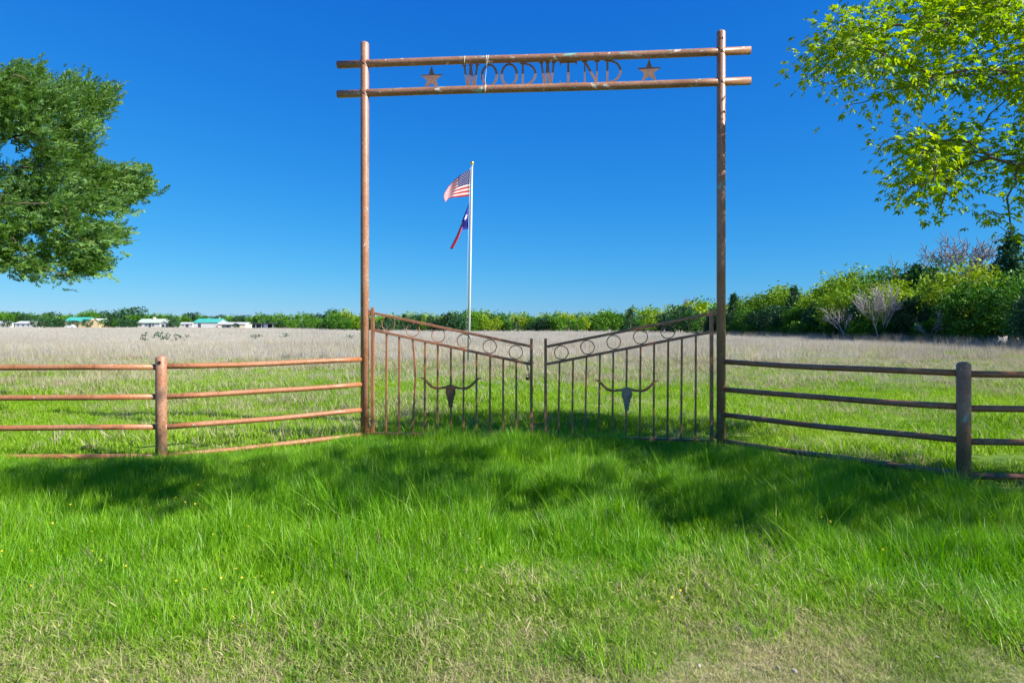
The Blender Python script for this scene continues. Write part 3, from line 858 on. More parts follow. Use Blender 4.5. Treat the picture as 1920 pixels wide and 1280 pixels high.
# --- the leafy tree that leans into the picture on the right
def right_tree():
    r = np.random.default_rng(21)
    poly = [(1620, -60), (1580, 5), (1548, 50), (1530, 90), (1530, 160), (1560, 165), (1600, 150), (1650, 152), (1678, 172), (1730, 175), (1745, 200),
            (1690, 225), (1668, 250), (1700, 262), (1690, 300), (1740, 290), (1735, 318), (1700, 345), (1690, 368), (1722, 372), (1755, 345), (1765, 392), (1790, 392), (1800, 345), (1840, 318), (1862, 345), (1895, 372), (1930, 350), (2300, 500), (2300, -60)]
    tips = np.array([ray(*t) for t in ((1500, 130, 7.4), (1508, 158, 7.2), (1520, 85, 7.6), (1545, 150, 7.0), (1575, 205, 6.9), (1600, 195, 6.9), (1625, 190, 6.8), (1645, 285, 6.7), (1668, 262, 6.7), (1690, 362, 6.5), (1708, 352, 6.5), (1765, 385, 6.3), (1772, 365, 6.3), (1850, 405, 6.0), (1845, 428, 6.0), (1875, 425, 6.0), (1896, 438, 6.0), (1862, 398, 6.0), (1888, 372, 6.2), (1905, 345, 6.2), (1560, 100, 7.2), (1580, 40, 7.4))])
    # clusters of the crown that shows
    xs = r.uniform(1490, 2150, 2600); ys = r.uniform(-60, 420, 2600)
    k = in_poly(xs, ys, poly)
    xs, ys = xs[k], ys[k]
    k = vnoise(xs / 62.0, ys / 46.0, 17) > 0.30 + 0.14 * sstep(150, 330, ys)
    xs, ys = xs[k][:520], ys[k][:520]
    ds = r.uniform(5.9, 8.2, len(xs))
    vis = np.stack([ray(a, b, d) for a, b, d in zip(xs, ys, ds)])
    # the rest of the crown, above and to the right of the picture
    n = 6000
    hh = r.uniform(3.7, 8.4, n); gx = r.uniform(-5.4, 8.5, n)
    lo = np.interp(gx, [-6, -3, 0, 2, 4, 8], [5.6, 5.6, 5.5, 5.0, 4.6, 4.5]); hi = np.interp(gx, [-6, -2.5, 0, 2.5, 4.5, 8], [6.5, 7.2, 7.7, 7.7, 6.9, 6.9])
    gy = lo + (hi - lo) * r.uniform(0, 1, n)
    q = np.stack([gx + 1.16 * hh, gy - 0.54 * hh, hh], 1)
    px, py = px_of(q)
    mg = 1.15 * 1200 / np.maximum(q[:, 1], 0.3)
    ok = ((px > 1920 + mg) | (py < -mg) | (q[:, 1] < 0.4)) & (np.abs(q[:, 0] - 8.6) < 6.5)
    gap = vnoise(gx * 1.1 + 3, gy * 1.9, 5)
    keep = gap > np.interp(gx, [-6, -1, 1, 8], [0.70, 0.57, 0.47, 0.41])
    q = q[ok & keep][:255]
    cl = np.concatenate([tips, vis, q])
    trunk = [(10.6, 4.6, -0.2), (10.55, 4.6, 0.8), (10.4, 4.55, 1.8), (10.3, 4.5, 2.7), (10.0, 4.4, 3.6), (9.8, 4.3, 4.6), (9.6, 4.2, 5.6)]
    lines, td = grow(trunk, cl, 0.30, 0.0042, 0.22, r, 0.05, 0.41, 0.11, 0.36)
    tm = branches_mesh('trunk', lines, M['twig'], 8, 0.003, 0.03)
    # leaves
    tv, tf = compound_leaf()
    pos, dirs, sc = [], [], []
    for i, c in enumerate(cl):
        near = i < len(tips) + len(vis); tip = i < len(tips)
        m = 9 if tip else (int(r.integers(16, 26)) if near else int(r.integers(16, 26)))
        spread = 0.12 if tip else (0.16 if near else 0.36)
        o = r.normal(size=(m, 3)) * spread * np.array([1, 1, 0.6])
        d = td[i] / (np.linalg.norm(td[i]) + 1e-9)
        # leaves follow the last stretch of the twig
        o += -d[None] * r.uniform(0, 0.35, m)[:, None] * (0.7 if tip else 1)
        pos.append(c + o)
        dirs.append(o * 1.2 / spread + d[None] * 0.8 + rand_dirs(m, r) * 0.7 + np.array([0, 0, -0.55]))
        sc.append(r.uniform(0.75, 1.25, m) * (0.80 if near else 1.45))
    pos, dirs, sc = np.concatenate(pos), np.concatenate(dirs), np.concatenate(sc)
    V, F = replicate(tv, tf, pos, basis(dirs, r.uniform(-0.9, 0.9, len(pos))), sc)
    cm = fast_mesh('crown', V, F, M['maple'])
    t = empty('leafy_tree', (10.6, 4.6, 0))
    for nm, me in (('trunk', tm), ('crown', cm)):
        me.transform(__import__('mathutils').Matrix.Translation((-10.6, -4.6, 0)))
        link(bpy.data.objects.new(nm, me), t)
    tag(t, 'broad tree with fresh yellow green leaves overhanging the upper right corner', 'tree')
right_tree()

# --- the cedar on the left
def spray(r):
    """a flat branching cedar spray about 1 long"""
    v, f = [], []
    def blade(p, d, L, w):
        d = d / np.linalg.norm(d); s = np.cross(d, [0, 0, 1.0]); s = s / (np.linalg.norm(s) + 1e-9)
        b = len(v)
        v.extend([p - s * w * 0.4, p + s * w * 0.4, p + d * L * 0.55 + s * w * 0.7, p + d * L, p + d * L * 0.55 - s * w * 0.7])
        f.append((b, b + 1, b + 2)); f.append((b, b + 2, b + 4)); f.append((b + 4, b + 2, b + 3))
    for y in np.linspace(0.08, 0.86, 7):
        for sg in (1, -1):
            a = r.uniform(0.5, 1.0)
            d = np.array([sg * math.sin(a), math.cos(a), r.uniform(-0.5, 0.6)])
            blade(np.array([0, y, 0.05 * math.sin(3 * y)]), d, r.uniform(0.22, 0.42) * (1.1 - 0.5 * y), 0.06)
    blade(np.array([0, 0.75, 0.0]), np.array([0.05, 1, 0.1]), 0.32, 0.08)
    blade(np.array([0, 0.0, 0.0]), np.array([0.02, 1, 0.04]), 0.9, 0.035)
    return np.array(v), np.array(f)

def left_cedar():
    r = np.random.default_rng(5)
    poly = [(-300, 110), (-40, 128), (25, 140), (70, 146), (100, 165), (165, 165), (160, 180), (190, 182), (208, 178), (208, 200), (195, 215), (190, 240), (183, 275), (170, 300), (200, 312), (225, 325), (270, 318), (292, 345), (262, 352), (248, 368), (250, 385), (225, 405), (245, 430), (238, 448), (205, 450), (190, 470), (178, 480), (205, 488), (180, 498), (150, 508), (135, 518), (100, 512), (70, 522), (30, 505), (-20, 500), (-300, 520)]
    # branch-like swells: clusters grouped on boughs that reach outwards
    xs = r.uniform(-300, 300, 12000); ys = r.uniform(80, 525, 12000)
    k = in_poly(xs, ys, poly)
    xs, ys = xs[k], ys[k]
    # keep some dark openings
    g = vnoise(xs / 55.0, ys / 34.0, 3)
    k = (g > 0.34) | ((xs < 90) & (ys > 470)) | ((xs < 110) & (g > 0.27))
    xs, ys = xs[k][:3300], ys[k][:3300]
    # single boughs that reach out beyond the rest
    for (x0, y0, x1, y1, n_) in ((165, 372, 282, 346, 80), (150, 440, 240, 440, 40), (120, 505, 207, 492, 34), (150, 200, 212, 168, 34), (90, 170, 168, 152, 26), (20, 160, 45, 124, 24), (60, 165, 75, 132, 18), (170, 340, 262, 322, 36)):
        t_ = r.uniform(0, 1, n_) ** 0.8; w_ = 13 * (1 - 0.75 * t_)
        xs = np.append(xs, x0 + (x1 - x0) * t_ + r.normal(size=n_) * w_ * 0.4); ys = np.append(ys, y0 + (y1 - y0) * t_ + r.normal(size=n_) * w_)
    # depth: a rounded crown about its trunk
    e = np.clip((300 - xs) / 420, 0.05, 1)
    half = 2.9 * np.sqrt(e)
    ds = 11.2 + half * r.choice([-1, -1, -1, 1], len(xs)) * (1 - r.uniform(0, 0.55, len(xs)) ** 1.2) + 0.5 * (vnoise(xs / 40, ys / 30, 8) - 0.5)
    vis = np.stack([ray(a, b, d) for a, b, d in zip(xs, ys, ds)])
    n = 1400
    q = rand_dirs(n, r) * (r.uniform(0.25, 1, n) ** 0.4)[:, None] * np.array([4.4, 3.6, 3.3]) + np.array([-11.6, 11.3, 4.6])
    px, py = px_of(q)
    q = q[((px < -120)) & (q[:, 2] > 1.9)][:420]
    cl = np.concatenate([vis, q])
    T = np.array([-11.6, 11.3, 0])
    trunk = [T + np.array(p) for p in ((0, 0, -0.2), (0.05, 0, 1.0), (0.1, 0.05, 2.0), (0.0, 0.0, 3.2), (0.1, 0, 4.5), (0.05, 0, 5.6), (0, 0, 6.6))]
    sub = np.concatenate([cl[:len(vis)][::9], q[::3]])
    lines, td = grow(trunk, sub, 0.45, 0.004, 0.2, r, 0.02, 0.46, 0.1, 0.35)
    tm = branches_mesh('trunk', lines, M['twig'], 7, 0.003, 0.03)
    Vs, Fs, base = [], [], 0
    big = np.concatenate([np.repeat(np.arange(len(vis)), 6), len(vis) + np.repeat(np.arange(len(q)), 7)])
    groups = r.integers(0, 5, len(big))
    for gi in range(5):
        tv, tf = spray(np.random.default_rng(100 + gi))
        ii = big[groups == gi]; c = cl[ii]; m = len(ii)
        farr = (ii >= len(vis))
        out = c - (T + np.array([0, 0, 4.2])); out /= np.linalg.norm(out, axis=1, keepdims=True)
        d = out * 1.25 + rand_dirs(m, r) * 0.7 + np.array([0, 0, 0.35])
        o = r.normal(size=(m, 3)) * np.where(farr, 0.35, 0.075)[:, None]
        s = (0.09 + 0.22 * r.uniform(0, 1, m) ** 2.4) * np.where(farr, 2.6, 1.0)
        V, F = replicate(tv, tf, c + o - d / np.linalg.norm(d, axis=1, keepdims=True) * s[:, None] * 0.5, basis(d, r.uniform(-math.pi, math.pi, m)), s)
        Vs.append(V); Fs.append(F + base); base += len(V)
    cm = fast_mesh('crown', np.concatenate(Vs), np.concatenate(Fs), M['cedar'])
    t = empty('cedar_tree', tuple(T))
    for nm, me in (('trunk', tm), ('crown', cm)):
        me.transform(__import__('mathutils').Matrix.Translation(-Vector(T)))
        link(bpy.data.objects.new(nm, me), t)
    tag(t, 'dense dark green cedar tree with ragged boughs at the upper left edge', 'tree')
left_cedar()

# --- templates for the tree lines
def decid_template(seed, hgt, rad, nclus, per, leaf, material, shape='round', bark=None, low=0.12):
    r = np.random.default_rng(seed)
    q = rand_dirs(nclus * 3, r) * (r.uniform(0.15, 1, nclus * 3) ** 0.38)[:, None]
    if shape == 'round':
        q = q * np.array([rad, rad, hgt * (1 - low) / 2]) + np.array([0, 0, hgt * (1 + low) / 2])
        ph = np.arctan2(q[:, 1], q[:, 0])
        q[:, :2] *= (0.78 + 0.35 * vnoise(ph * 2.2 + seed, q[:, 2] * 0.9, seed))[:, None]
    elif shape == 'cone':
        z = r.uniform(0, 1, len(q)) ** 1.25
        ph = r.uniform(0, 2 * math.pi, len(q)); rr = rad * (1 - z) ** 0.8 * r.uniform(0.4, 1, len(q)) ** 0.5 * (0.75 + 0.5 * vnoise(ph * 2, z * 6, seed)) + 0.03
        q = np.stack([rr * np.cos(ph), rr * np.sin(ph), hgt * (low + (1 - low) * z)], 1)
    q = q[q[:, 2] > 0.05][:nclus]
    trunk = [(0, 0, -0.3), (0.05, 0.02, hgt * 0.12), (0.0, 0.05, hgt * 0.25), (0.06, 0, hgt * 0.42), (0, 0, hgt * 0.6)]
    if shape == 'cone': trunk.append((0, 0, hgt * 0.97))
    lines, td = grow(trunk, q[::3], hgt * 0.08, 0.008, 0.028 * hgt, r, 0.03)
    tm = branches_mesh('trunk', lines, bark or M['bark'], 6, 0.01)
    Vs, Fs, base = [], [], 0
    cen = np.array([0, 0, hgt * 0.45])
    for gi in range(3):
        tv, tf = clump_leaf(np.random.default_rng(seed * 10 + gi))
        c = np.repeat(q[gi::3], per, axis=0); m = len(c)
        sp = rad * (0.13 if shape == 'round' else 0.12)
        c = c + r.normal(size=(m, 3)) * sp
        c[:, 2] = np.maximum(c[:, 2], 0.05)
        d = (c - cen) * np.array([1, 1, 0.7]); d /= np.linalg.norm(d, axis=1, keepdims=True) + 1e-9
        d = d * 0.8 + rand_dirs(m, r) + np.array([0, 0, 0.2])
        V, F = replicate(tv, tf, c, basis(d, r.uniform(-math.pi, math.pi, m)), r.uniform(0.6, 1.35, m) * leaf)
        Vs.append(V); Fs.append(F + base); base += len(V)
    return fast_mesh('crown', np.concatenate(Vs), np.concatenate(Fs), material), tm

def bare_template(seed, hgt, spread, depth=5, lean=0.0, rt=0.02, material=None, trunks=1, up=0.25):
    """leafless tree: limbs fork again and again into long fine twigs"""
    r = np.random.default_rng(seed); lines = []
    def limb(p, d, L, rad, k):
        m = 5; pts = [p]; dd = d.copy()
        bend = r.normal(size=3) * 0.10 + np.array([0, 0, up * 0.22])
        for i in range(m):
            dd = dd + bend / m * 1.6 + r.normal(size=3) * 0.05; dd /= np.linalg.norm(dd)
            pts.append(pts[-1] + dd * L / m)
        pts = np.array(pts); rr = np.linspace(rad, max(rad * 0.55, rt * 0.5), m + 1)
        lines.append((pts, rr))
        if k <= 0: return
        n = int(r.integers(3, 5)) if k > 1 else int(r.integers(3, 6))
        for j in range(n):
            t = 1.0 if j == 0 else r.uniform(0.35, 1.0)
            i = min(m, int(t * m)); q = pts[i]
            side = r.normal(size=3); side -= dd * (side @ dd); side /= np.linalg.norm(side)
            ang = r.uniform(0.15, 0.35) if j == 0 else r.uniform(0.4, 0.85) * spread
            nd_ = dd * math.cos(ang) + side * math.sin(ang) + np.array([lean * 0.10, 0, 0.05]); nd_ /= np.linalg.norm(nd_)
            limb(q, nd_, L * r.uniform(0.6, 0.82), max(rr[i] * (0.72 if j == 0 else 0.55), rt * 0.6), k - 1)
    for t in range(trunks):
        d0 = np.array([lean * 0.3 + r.normal() * 0.12 * (trunks > 1), r.normal() * 0.05, 1.0]); d0 /= np.linalg.norm(d0)
        limb(np.array([r.normal() * 0.15 * (trunks > 1), 0, -0.2]), d0, hgt * 0.30, hgt * 0.018, depth)
    top = max(l[0][:, 2].max() for l in lines)
    lines = [(p * (hgt / top), q) for p, q in lines]
    return branches_mesh('branches', lines, material or M['bark_pale'], 6, rt * 0.5)

# near tree line (finer) and far tree line (coarser)
NEAR = {
    'yellow': [decid_template(s, 5.4, 2.6, 230, 18, 0.265, M['lf_yellow']) for s in (31, 32)],
    'green': [decid_template(s, 5.0, 2.5, 230, 18, 0.265, M['lf_green']) for s in (33, 34)],
    'dark': [decid_template(s, 4.2, 2.0, 230, 18, 0.25, M['lf_dark'], low=0.03) for s in (35, 36)],
    'cone': [decid_template(s, 6.2, 1.7, 230, 12, 0.30, M['lf_dark'], 'cone', low=0.06) for s in (37, 38)],
    'shrub': [decid_template(s, 2.2, 1.6, 120, 13, 0.26, M['lf_green'], low=0.0) for s in (39,)],
}
FAR = {
    'yellow': [decid_template(s, 5.6, 2.9, 80, 9, 0.55, M['lf_yellow'], low=0.08) for s in (51, 52)],
    'green': [decid_template(s, 5.2, 2.8, 80, 9, 0.55, M['lf_green'], low=0.05) for s in (53, 54)],
    'dark': [decid_template(s, 4.4, 2.4, 80, 9, 0.50, M['lf_dark'], low=0.03) for s in (55, 56)],
    'cone': [decid_template(s, 6.0, 1.9, 80, 9, 0.45, M['lf_dark'], 'cone', low=0.05) for s in (57,)],
}
r3 = np.random.default_rng(77)
NAMES = {'yellow': ('leafy_tree', 'yellow green spring tree in the tree line along the right of the pasture'),
         'green': ('leafy_tree', 'mid green leafy tree in the tree line along the right of the pasture'),
         'dark': ('cedar_tree', 'dark bushy cedar in the tree line along the right of the pasture'),
         'cone': ('cedar_tree', 'tall pointed dark cedar in the tree line along the right of the pasture'),
         'shrub': ('shrub', 'low green shrub at the foot of the right-hand tree line')}
def near_tree(kind, x, y, s, sz=None):
    cm, tm = NEAR[kind][int(r3.integers(0, len(NEAR[kind])))]
    nm, lab = NAMES[kind]
    px = x / y * 1200 + 960
    seg = 'near the right edge' if px > 1760 else 'middle part' if px > 1540 else 'far end'
    lab = lab.replace('along the right of the pasture', 'on the right, ' + seg).replace('the right-hand tree line', 'the trees on the right, ' + seg)
    return tree_thing(nm, (x, y, float(gz(x, y))), cm, tm, lab, 'shrub' if kind == 'shrub' else 'tree', 'right-hand trees ' + seg + ', ' + kind, s, r3.uniform(0, 6.28), sz)
# front row of bushes and cedars
y = 25.0
while y < 112:
    x = 31.5 + 3.5 * (y - 30) / 80 + r3.normal() * 0.7
    kind = str(r3.choice(['dark', 'dark', 'green', 'dark', 'green', 'yellow']))
    s = r3.uniform(0.72, 1.0) * (0.72 if kind == 'cone' else 1)
    near_tree(kind, x, y, s)
    y += r3.uniform(2.0, 3.2) * (1 + (y - 25) / 90)
y = 27.0
while y < 114:
    x = 35.5 + 3.2 * (y - 30) / 80 + r3.normal() * 0.9
    kind = str(r3.choice(['yellow', 'yellow', 'green', 'yellow', 'cone', 'yellow']))
    near_tree(kind, x, y, r3.uniform(0.78, 1.28) * (0.9 if kind == 'cone' else 1.0 - 0.08 * (y < 62)) * (1 + 0.16 * math.exp(-((y - 70) / 11) ** 2)))
    y += r3.uniform(3.2, 4.6) * (1 + (y - 25) / 120)
y = 34.0
while y < 112:
    x = 40.5 + 3.0 * (y - 30) / 80 + r3.normal() * 1.0
    kind = str(r3.choice(['yellow', 'green', 'yellow', 'dark']))
    near_tree(kind, x, y, r3.uniform(0.95, 1.4) * (1 - 0.14 * (y < 62)) * (1 + 0.2 * math.exp(-((y - 72) / 11) ** 2)))
    y += r3.uniform(4.5, 7.0)
for y in np.arange(26, 105, 5.2):
    near_tree('shrub', 29.6 + 3.4 * (y - 30) / 80 + r3.normal() * 0.5, y + r3.normal(), r3.uniform(0.6, 1.0))
# singular trees of that line
p = ray(1800, 604, 62)
me = bare_template(61, 11.0, 1.25, 5, 0.0, 0.055, M['bark_grey'], 3)
t = empty('bare_tree', (p[0], p[1], float(gz(p[0], p[1])))); link(bpy.data.objects.new('branches', me), t)
tag(t, 'tall leafless tree rising above the right-hand tree line', 'tree')
p = ray(1660, 642, 52.0)
me = bare_template(64, 5.3, 0.8, 4, -0.75, 0.026, M['bark_pale'], 2, 0.3)
t = empty('bare_tree', (p[0], p[1], float(gz(p[0], p[1])))); link(bpy.data.objects.new('branches', me), t)
tag(t, 'pale leafless tree leaning left in front of the right-hand tree line', 'tree')
p = ray(1400, 640, 38.5)
for (px, dd, hh, lab) in ((1745, 46, 2.9, 'pale dead sapling standing between dark cedars on the right'), (1590, 57, 3.4, 'small grey leafless tree left of the leaning pale tree')):
    p = ray(px, 640, dd)
    me = bare_template(int(px), hh, 0.9, 4, -0.3, 0.018, M['bark_pale'])
    t = empty('bare_tree', (p[0], p[1], float(gz(p[0], p[1])))); link(bpy.data.objects.new('branches', me), t)
    tag(t, lab, 'tree')
cm, tm = NEAR['cone'][0]
p = ray(1896, 604, 50); tree_thing('cedar_tree', (p[0], p[1], float(gz(p[0], p[1]))), cm, tm, 'tallest pointed cedar, beside the bare tree at the right edge', 'tree', None, 1.34, 1.0)
p = ray(1596, 604, 74); tree_thing('cedar_tree', (p[0], p[1], float(gz(p[0], p[1]))), cm, tm, 'pointed cedar whose tip stands alone above the middle of the right-hand line', 'tree', None, 1.13, 2.0)
p = ray(1718, 604, 61); tree_thing('cedar_tree', (p[0], p[1], float(gz(p[0], p[1]))), NEAR['cone'][1][0], NEAR['cone'][1][1], 'pointed cedar just left of the tall leafless tree', 'tree', None, 1.12, 0.5)

# far tree line across the pasture
FN = {'yellow': ('leafy_tree', 'small bright green distant tree SEG'),
      'green': ('leafy_tree', 'small mid green distant tree SEG'),
      'dark': ('cedar_tree', 'small dark bushy distant cedar SEG'),
      'cone': ('cedar_tree', 'small pointed distant cedar SEG')}
def far_tree(kind, px, d, hgt, lab=None):
    cm, tm = FAR[kind][int(r3.integers(0, len(FAR[kind])))]
    H0 = {'yellow': 5.6, 'green': 5.2, 'dark': 4.4, 'cone': 6.0}[kind]
    x = (px - 960) / 1200 * d
    nm, l0 = FN[kind]
    seg = ('behind the far farm buildings' if (px < 505 and d > 300) else 'in front of the far farm buildings' if px < 505 else 'between the far carport and the left arch post' if px < 690 else
           'seen through the left gate leaf' if px < 1010 else 'seen through the right gate leaf' if px < 1345 else 'just right of the right arch post')
    l0 = l0.replace('SEG', seg)
    return tree_thing(nm, (x, d, float(gz(x, d)) - 0.1), cm, tm, lab or l0, 'tree', None if lab else 'distant trees ' + seg + ', ' + kind, hgt / H0 * r3.uniform(0.95, 1.15), r3.uniform(0, 6.28), hgt / H0)
px = 640.0
while px < 1400:                       # middle stretch
    d = 205 - 70 * sstep(1000, 1400, px) + 8 * r3.normal()
    hgt = (5.0 + 0.95 * r3.normal())
    far_tree(str(r3.choice(['dark', 'green', 'dark', 'yellow', 'green', 'cone'])), px, float(d), max(3.6, hgt * 0.86))
    px += 11 * 200 / d * r3.uniform(0.8, 1.2)
px = 630.0
while px < 1420:
    d = 222 - 72 * sstep(1000, 1400, px) + 6 * r3.normal()
    hgt = 5.9 + 0.7 * r3.normal() + 0.6 * sstep(1150, 1350, px)
    far_tree(str(r3.choice(['yellow', 'yellow', 'green', 'yellow'])), px, float(d), max(4.4, hgt))
    px += 19 * 200 / d * r3.uniform(0.75, 1.25)
px = -40.0
while px < 660:                        # left stretch, behind the farm buildings
    d = 355 - 60 * sstep(450, 640, px) + 10 * r3.normal()
    hgt = 7.6 - 0.9 * sstep(100, 400, px) + 0.9 * r3.normal() 
    far_tree(str(r3.choice(['dark', 'green', 'dark', 'green', 'green'])), px, float(d), max(5.0, hgt))
    px += 10.5 * r3.uniform(0.75, 1.25)
px = 505.0
while px < 690:                        # front hedge of the left stretch
    d = 285 - 75 * sstep(520, 660, px)
    far_tree(str(r3.choice(['dark', 'green', 'green'])), px, float(d), r3.uniform(3.6, 4.9)); px += 11 * r3.uniform(0.8, 1.2)
far_tree('dark', 254, 352, 11.0, 'tall dark tree standing above the distant houses on the left')
far_tree('green', 632, 232, 6.9, 'large round green tree at the end of the distant left tree line')
far_tree('green', 890, 203, 6.5, 'slender distant tree just right of the flagpole')
far_tree('yellow', 1302, 150, 7.2, 'taller pale tree in the distance behind the right gate leaf')
me = bare_template(66, 9.0, 1.0, 4, 0, 0.06, M['bark_grey'], 2)
x = (1290 - 960) / 1200 * 158
t = empty('bare_tree', (x, 158, float(gz(x, 158)))); link(bpy.data.objects.new('branches', me), t); tag(t, 'distant leafless tree behind the right gate leaf', 'tree')
for (px, d, hh) in ((12, 290, 4.2), (70, 288, 4.4), (84, 286, 4.6), (97, 292, 4.2), (108, 290, 4.4), (122, 288, 3.6), (139, 284, 3.5), (163, 286, 4.0), (196, 290, 4.3), (205, 286, 4.0), (216, 288, 4.0), (229, 284, 3.8), (240, 286, 4.0), (252, 288, 3.6), (325, 286, 4.2), (328, 290, 3.8), (443, 282, 2.3), (414, 300, 2.5)):
    far_tree(str(r3.choice(['dark', 'green', 'dark'])), px, float(d), hh)

# ------------------------------------------------------------------ distant farm buildings
W_white = simple('white_siding', (0.52, 0.52, 0.51), 0.7, 0, 0.05, 0.6)
W_grey = simple('blue_grey_siding', (0.30, 0.36, 0.42), 0.7, 0, 0.05, 0.6)
W_cream = simple('cream_siding', (0.62, 0.56, 0.42), 0.7, 0, 0.05, 0.6)
W_tan = simple('tan_siding', (0.60, 0.46, 0.26), 0.7, 0, 0.05, 0.6)
R_teal = simple('teal_metal_roof', (0.06, 0.36, 0.30), 0.5, 0, 0.1, 0.6)
R_sage = simple('sage_shingle_roof', (0.36, 0.44, 0.36), 0.8, 0, 0.1, 0.8)
R_pale = simple('pale_metal_roof', (0.46, 0.48, 0.46), 0.5, 0, 0.08, 0.6)
R_dark = simple('dark_shed_roof', (0.05, 0.06, 0.09), 0.6, 0, 0.2, 0.6)
W_dark = simple('dark_opening', (0.05, 0.06, 0.08), 0.4)
GLASS = simple('window_glass', (0.10, 0.16, 0.22), 0.1)
def building(name, label, px0, px1, d, wall_h, roof_h, depth, wall, roof, gable_x=False, eave=0.3, windows=(), doors=(), gable_mat=None):
    xa, xb = (px0 - 960) / 1200 * d, (px1 - 960) / 1200 * d; w = xb - xa
    b = empty(name, ((xa + xb) / 2, d + depth / 2, float(gz((xa + xb) / 2, d))), 0)
    tag(b, label, 'building')
    hw, hd = w / 2, depth / 2
    MB().box((0, 0, wall_h / 2 - 0.2), (w, depth, wall_h + 0.4)).build('wall', wall, b)
    if gable_x:      # ridge runs along the view, gable faces us
        ro = [(-hw - eave, wall_h), (0, wall_h + roof_h), (hw + eave, wall_h), (hw + eave, wall_h - 0.18), (0, wall_h + roof_h - 0.2), (-hw - eave, wall_h - 0.18)]
        m = MB(); vs = [(x, -hd - eave, z + 0.02) for x, z in ro] + [(x, hd + eave, z + 0.02) for x, z in ro]
        fs = [(0, 1, 7, 6), (1, 2, 8, 7), (2, 3, 9, 8), (3, 4, 10, 9), (4, 5, 11, 10), (5, 0, 6, 11), (0, 5, 4, 1), (1, 4, 3, 2), (6, 7, 10, 11), (7, 8, 9, 10)]
        m.add(vs, fs); rf = m.build('roof', roof, b)
        MB().add([(-hw, -hd, wall_h - .01), (hw, -hd, wall_h - .01), (0, -hd, wall_h + roof_h - 0.2), (-hw, hd, wall_h - .01), (hw, hd, wall_h - .01), (0, hd, wall_h + roof_h - .2)], [(0, 1, 2), (3, 5, 4), (0, 2, 5, 3), (1, 4, 5, 2)]).build('gable', gable_mat or wall, b)
    else:
        ro = [(-hd - eave, wall_h), (0, wall_h + roof_h), (hd + eave, wall_h), (hd + eave, wall_h - 0.18), (0, wall_h + roof_h - 0.2), (-hd - eave, wall_h - 0.18)]
        m = MB(); vs = [(-hw - eave, y, z + 0.02) for y, z in ro] + [(hw + eave, y, z + 0.02) for y, z in ro]
        fs = [(0, 1, 7, 6), (1, 2, 8, 7), (2, 3, 9, 8), (3, 4, 10, 9), (4, 5, 11, 10), (5, 0, 6, 11), (0, 5, 4, 1), (1, 4, 3, 2), (6, 7, 10, 11), (7, 8, 9, 10)]
        m.add(vs, fs); rf = m.build('roof', roof, b)
        MB().add([(-hw, -hd, wall_h - .01), (-hw, hd, wall_h - .01), (-hw, 0, wall_h + roof_h - .2), (hw, -hd, wall_h - .01), (hw, hd, wall_h - .01), (hw, 0, wall_h + roof_h - .2)], [(0, 1, 2), (3, 5, 4), (0, 2, 5, 3), (1, 4, 5, 2)]).build('gable', gable_mat or wall, b)
    for (fx, fz, ww, wh) in windows:
        x = -hw + fx * w
        wi = MB().box((x, -hd - 0.03, fz), (ww, 0.08, wh)).build('window', W_white, b)
        MB().box((x, -hd - 0.08, fz), (ww - 0.16, 0.04, wh - 0.16)).build('pane', GLASS, wi)
    for (fx, ww, wh) in doors:
        MB().box((-hw + fx * w, -hd - 0.04, wh / 2), (ww, 0.1, wh)).build('door', W_dark, b)
    return b, rf
building('shed', 'white shed cut off by the left edge of the picture', -16, 7, 300, 2.4, 0.9, 6, W_white, R_pale)
building('house', 'low white house with pale roof at far left, between dark cedars', 28, 60, 300, 2.2, 1.0, 7, W_white, R_pale, False, 0.4, ((0.2, 1.3, 1.0, 1.0), (0.5, 1.3, 1.2, 1.0), (0.8, 1.3, 1.0, 1.0)))
building('house', 'house with teal metal roof half hidden by trees', 121, 162, 312, 3.2, 2.0, 9, W_tan, R_teal, False, 0.4, ((0.3, 1.6, 1.2, 1.1),))
building('barn', 'tan gabled barn beside the teal roofed house', 172, 187, 306, 2.9, 1.6, 8, W_tan, R_pale, True)
hb, rf = building('house', 'white ranch house with sage green roof and chimney', 258, 300, 296, 2.5, 1.8, 9, W_white, R_sage, False, 0.5, ((0.15, 1.4, 1.2, 1.2), (0.40, 1.4, 1.6, 1.2), (0.7, 1.4, 1.2, 1.2)), ((0.55, 1.1, 2.0),))
MB().box((0.4, -0.6, 4.3), (1.0, 0.8, 1.5)).build('chimney', W_cream, rf)
building('garage', 'white gabled garage joined to the sage roofed ranch house', 301, 318, 292, 2.0, 1.2, 6, W_white, R_sage, True, 0.4, (), ((0.3, 1.2, 1.8), (0.7, 1.0, 1.6)))
building('shed', 'small white shed between the sage roofed house and the teal roofed barn', 336, 361, 300, 2.0, 0.7, 6, W_white, R_pale, False, 0.3, ((0.3, 1.2, 0.9, 0.8),), ((0.6, 1.4, 1.7),))
building('barn', 'white metal barn with bright teal roof', 363, 408, 288, 2.6, 1.7, 11, W_white, R_teal, False, 0.3, (), ((0.25, 1.2, 2.0),), W_grey)
building('shed', 'long low white shed right of the teal roofed barn', 408, 460, 284, 1.9, 0.8, 7, W_cream, R_pale, False, 0.3, ((0.55, 1.2, 1.2, 0.7), (0.75, 1.2, 1.2, 0.7)), ((0.28, 3.0, 1.4), (0.42, 1.6, 1.4)))
cp = empty('carport', ((490 - 960) / 1200 * 280, 282, float(gz((490 - 960) / 1200 * 280, 280))))
tag(cp, 'dark open carport right of the long white shed', 'carport')
for x in (-5.0, -2.5, 0, 2.5, 5.0): MB().box((x, -1.8, 1.0), (0.18, 0.18, 2.4)).build('post', W_grey, cp)
MB().box((0, 0, 2.2), (11, 4.4, 0.3)).build('roof', R_dark, cp)
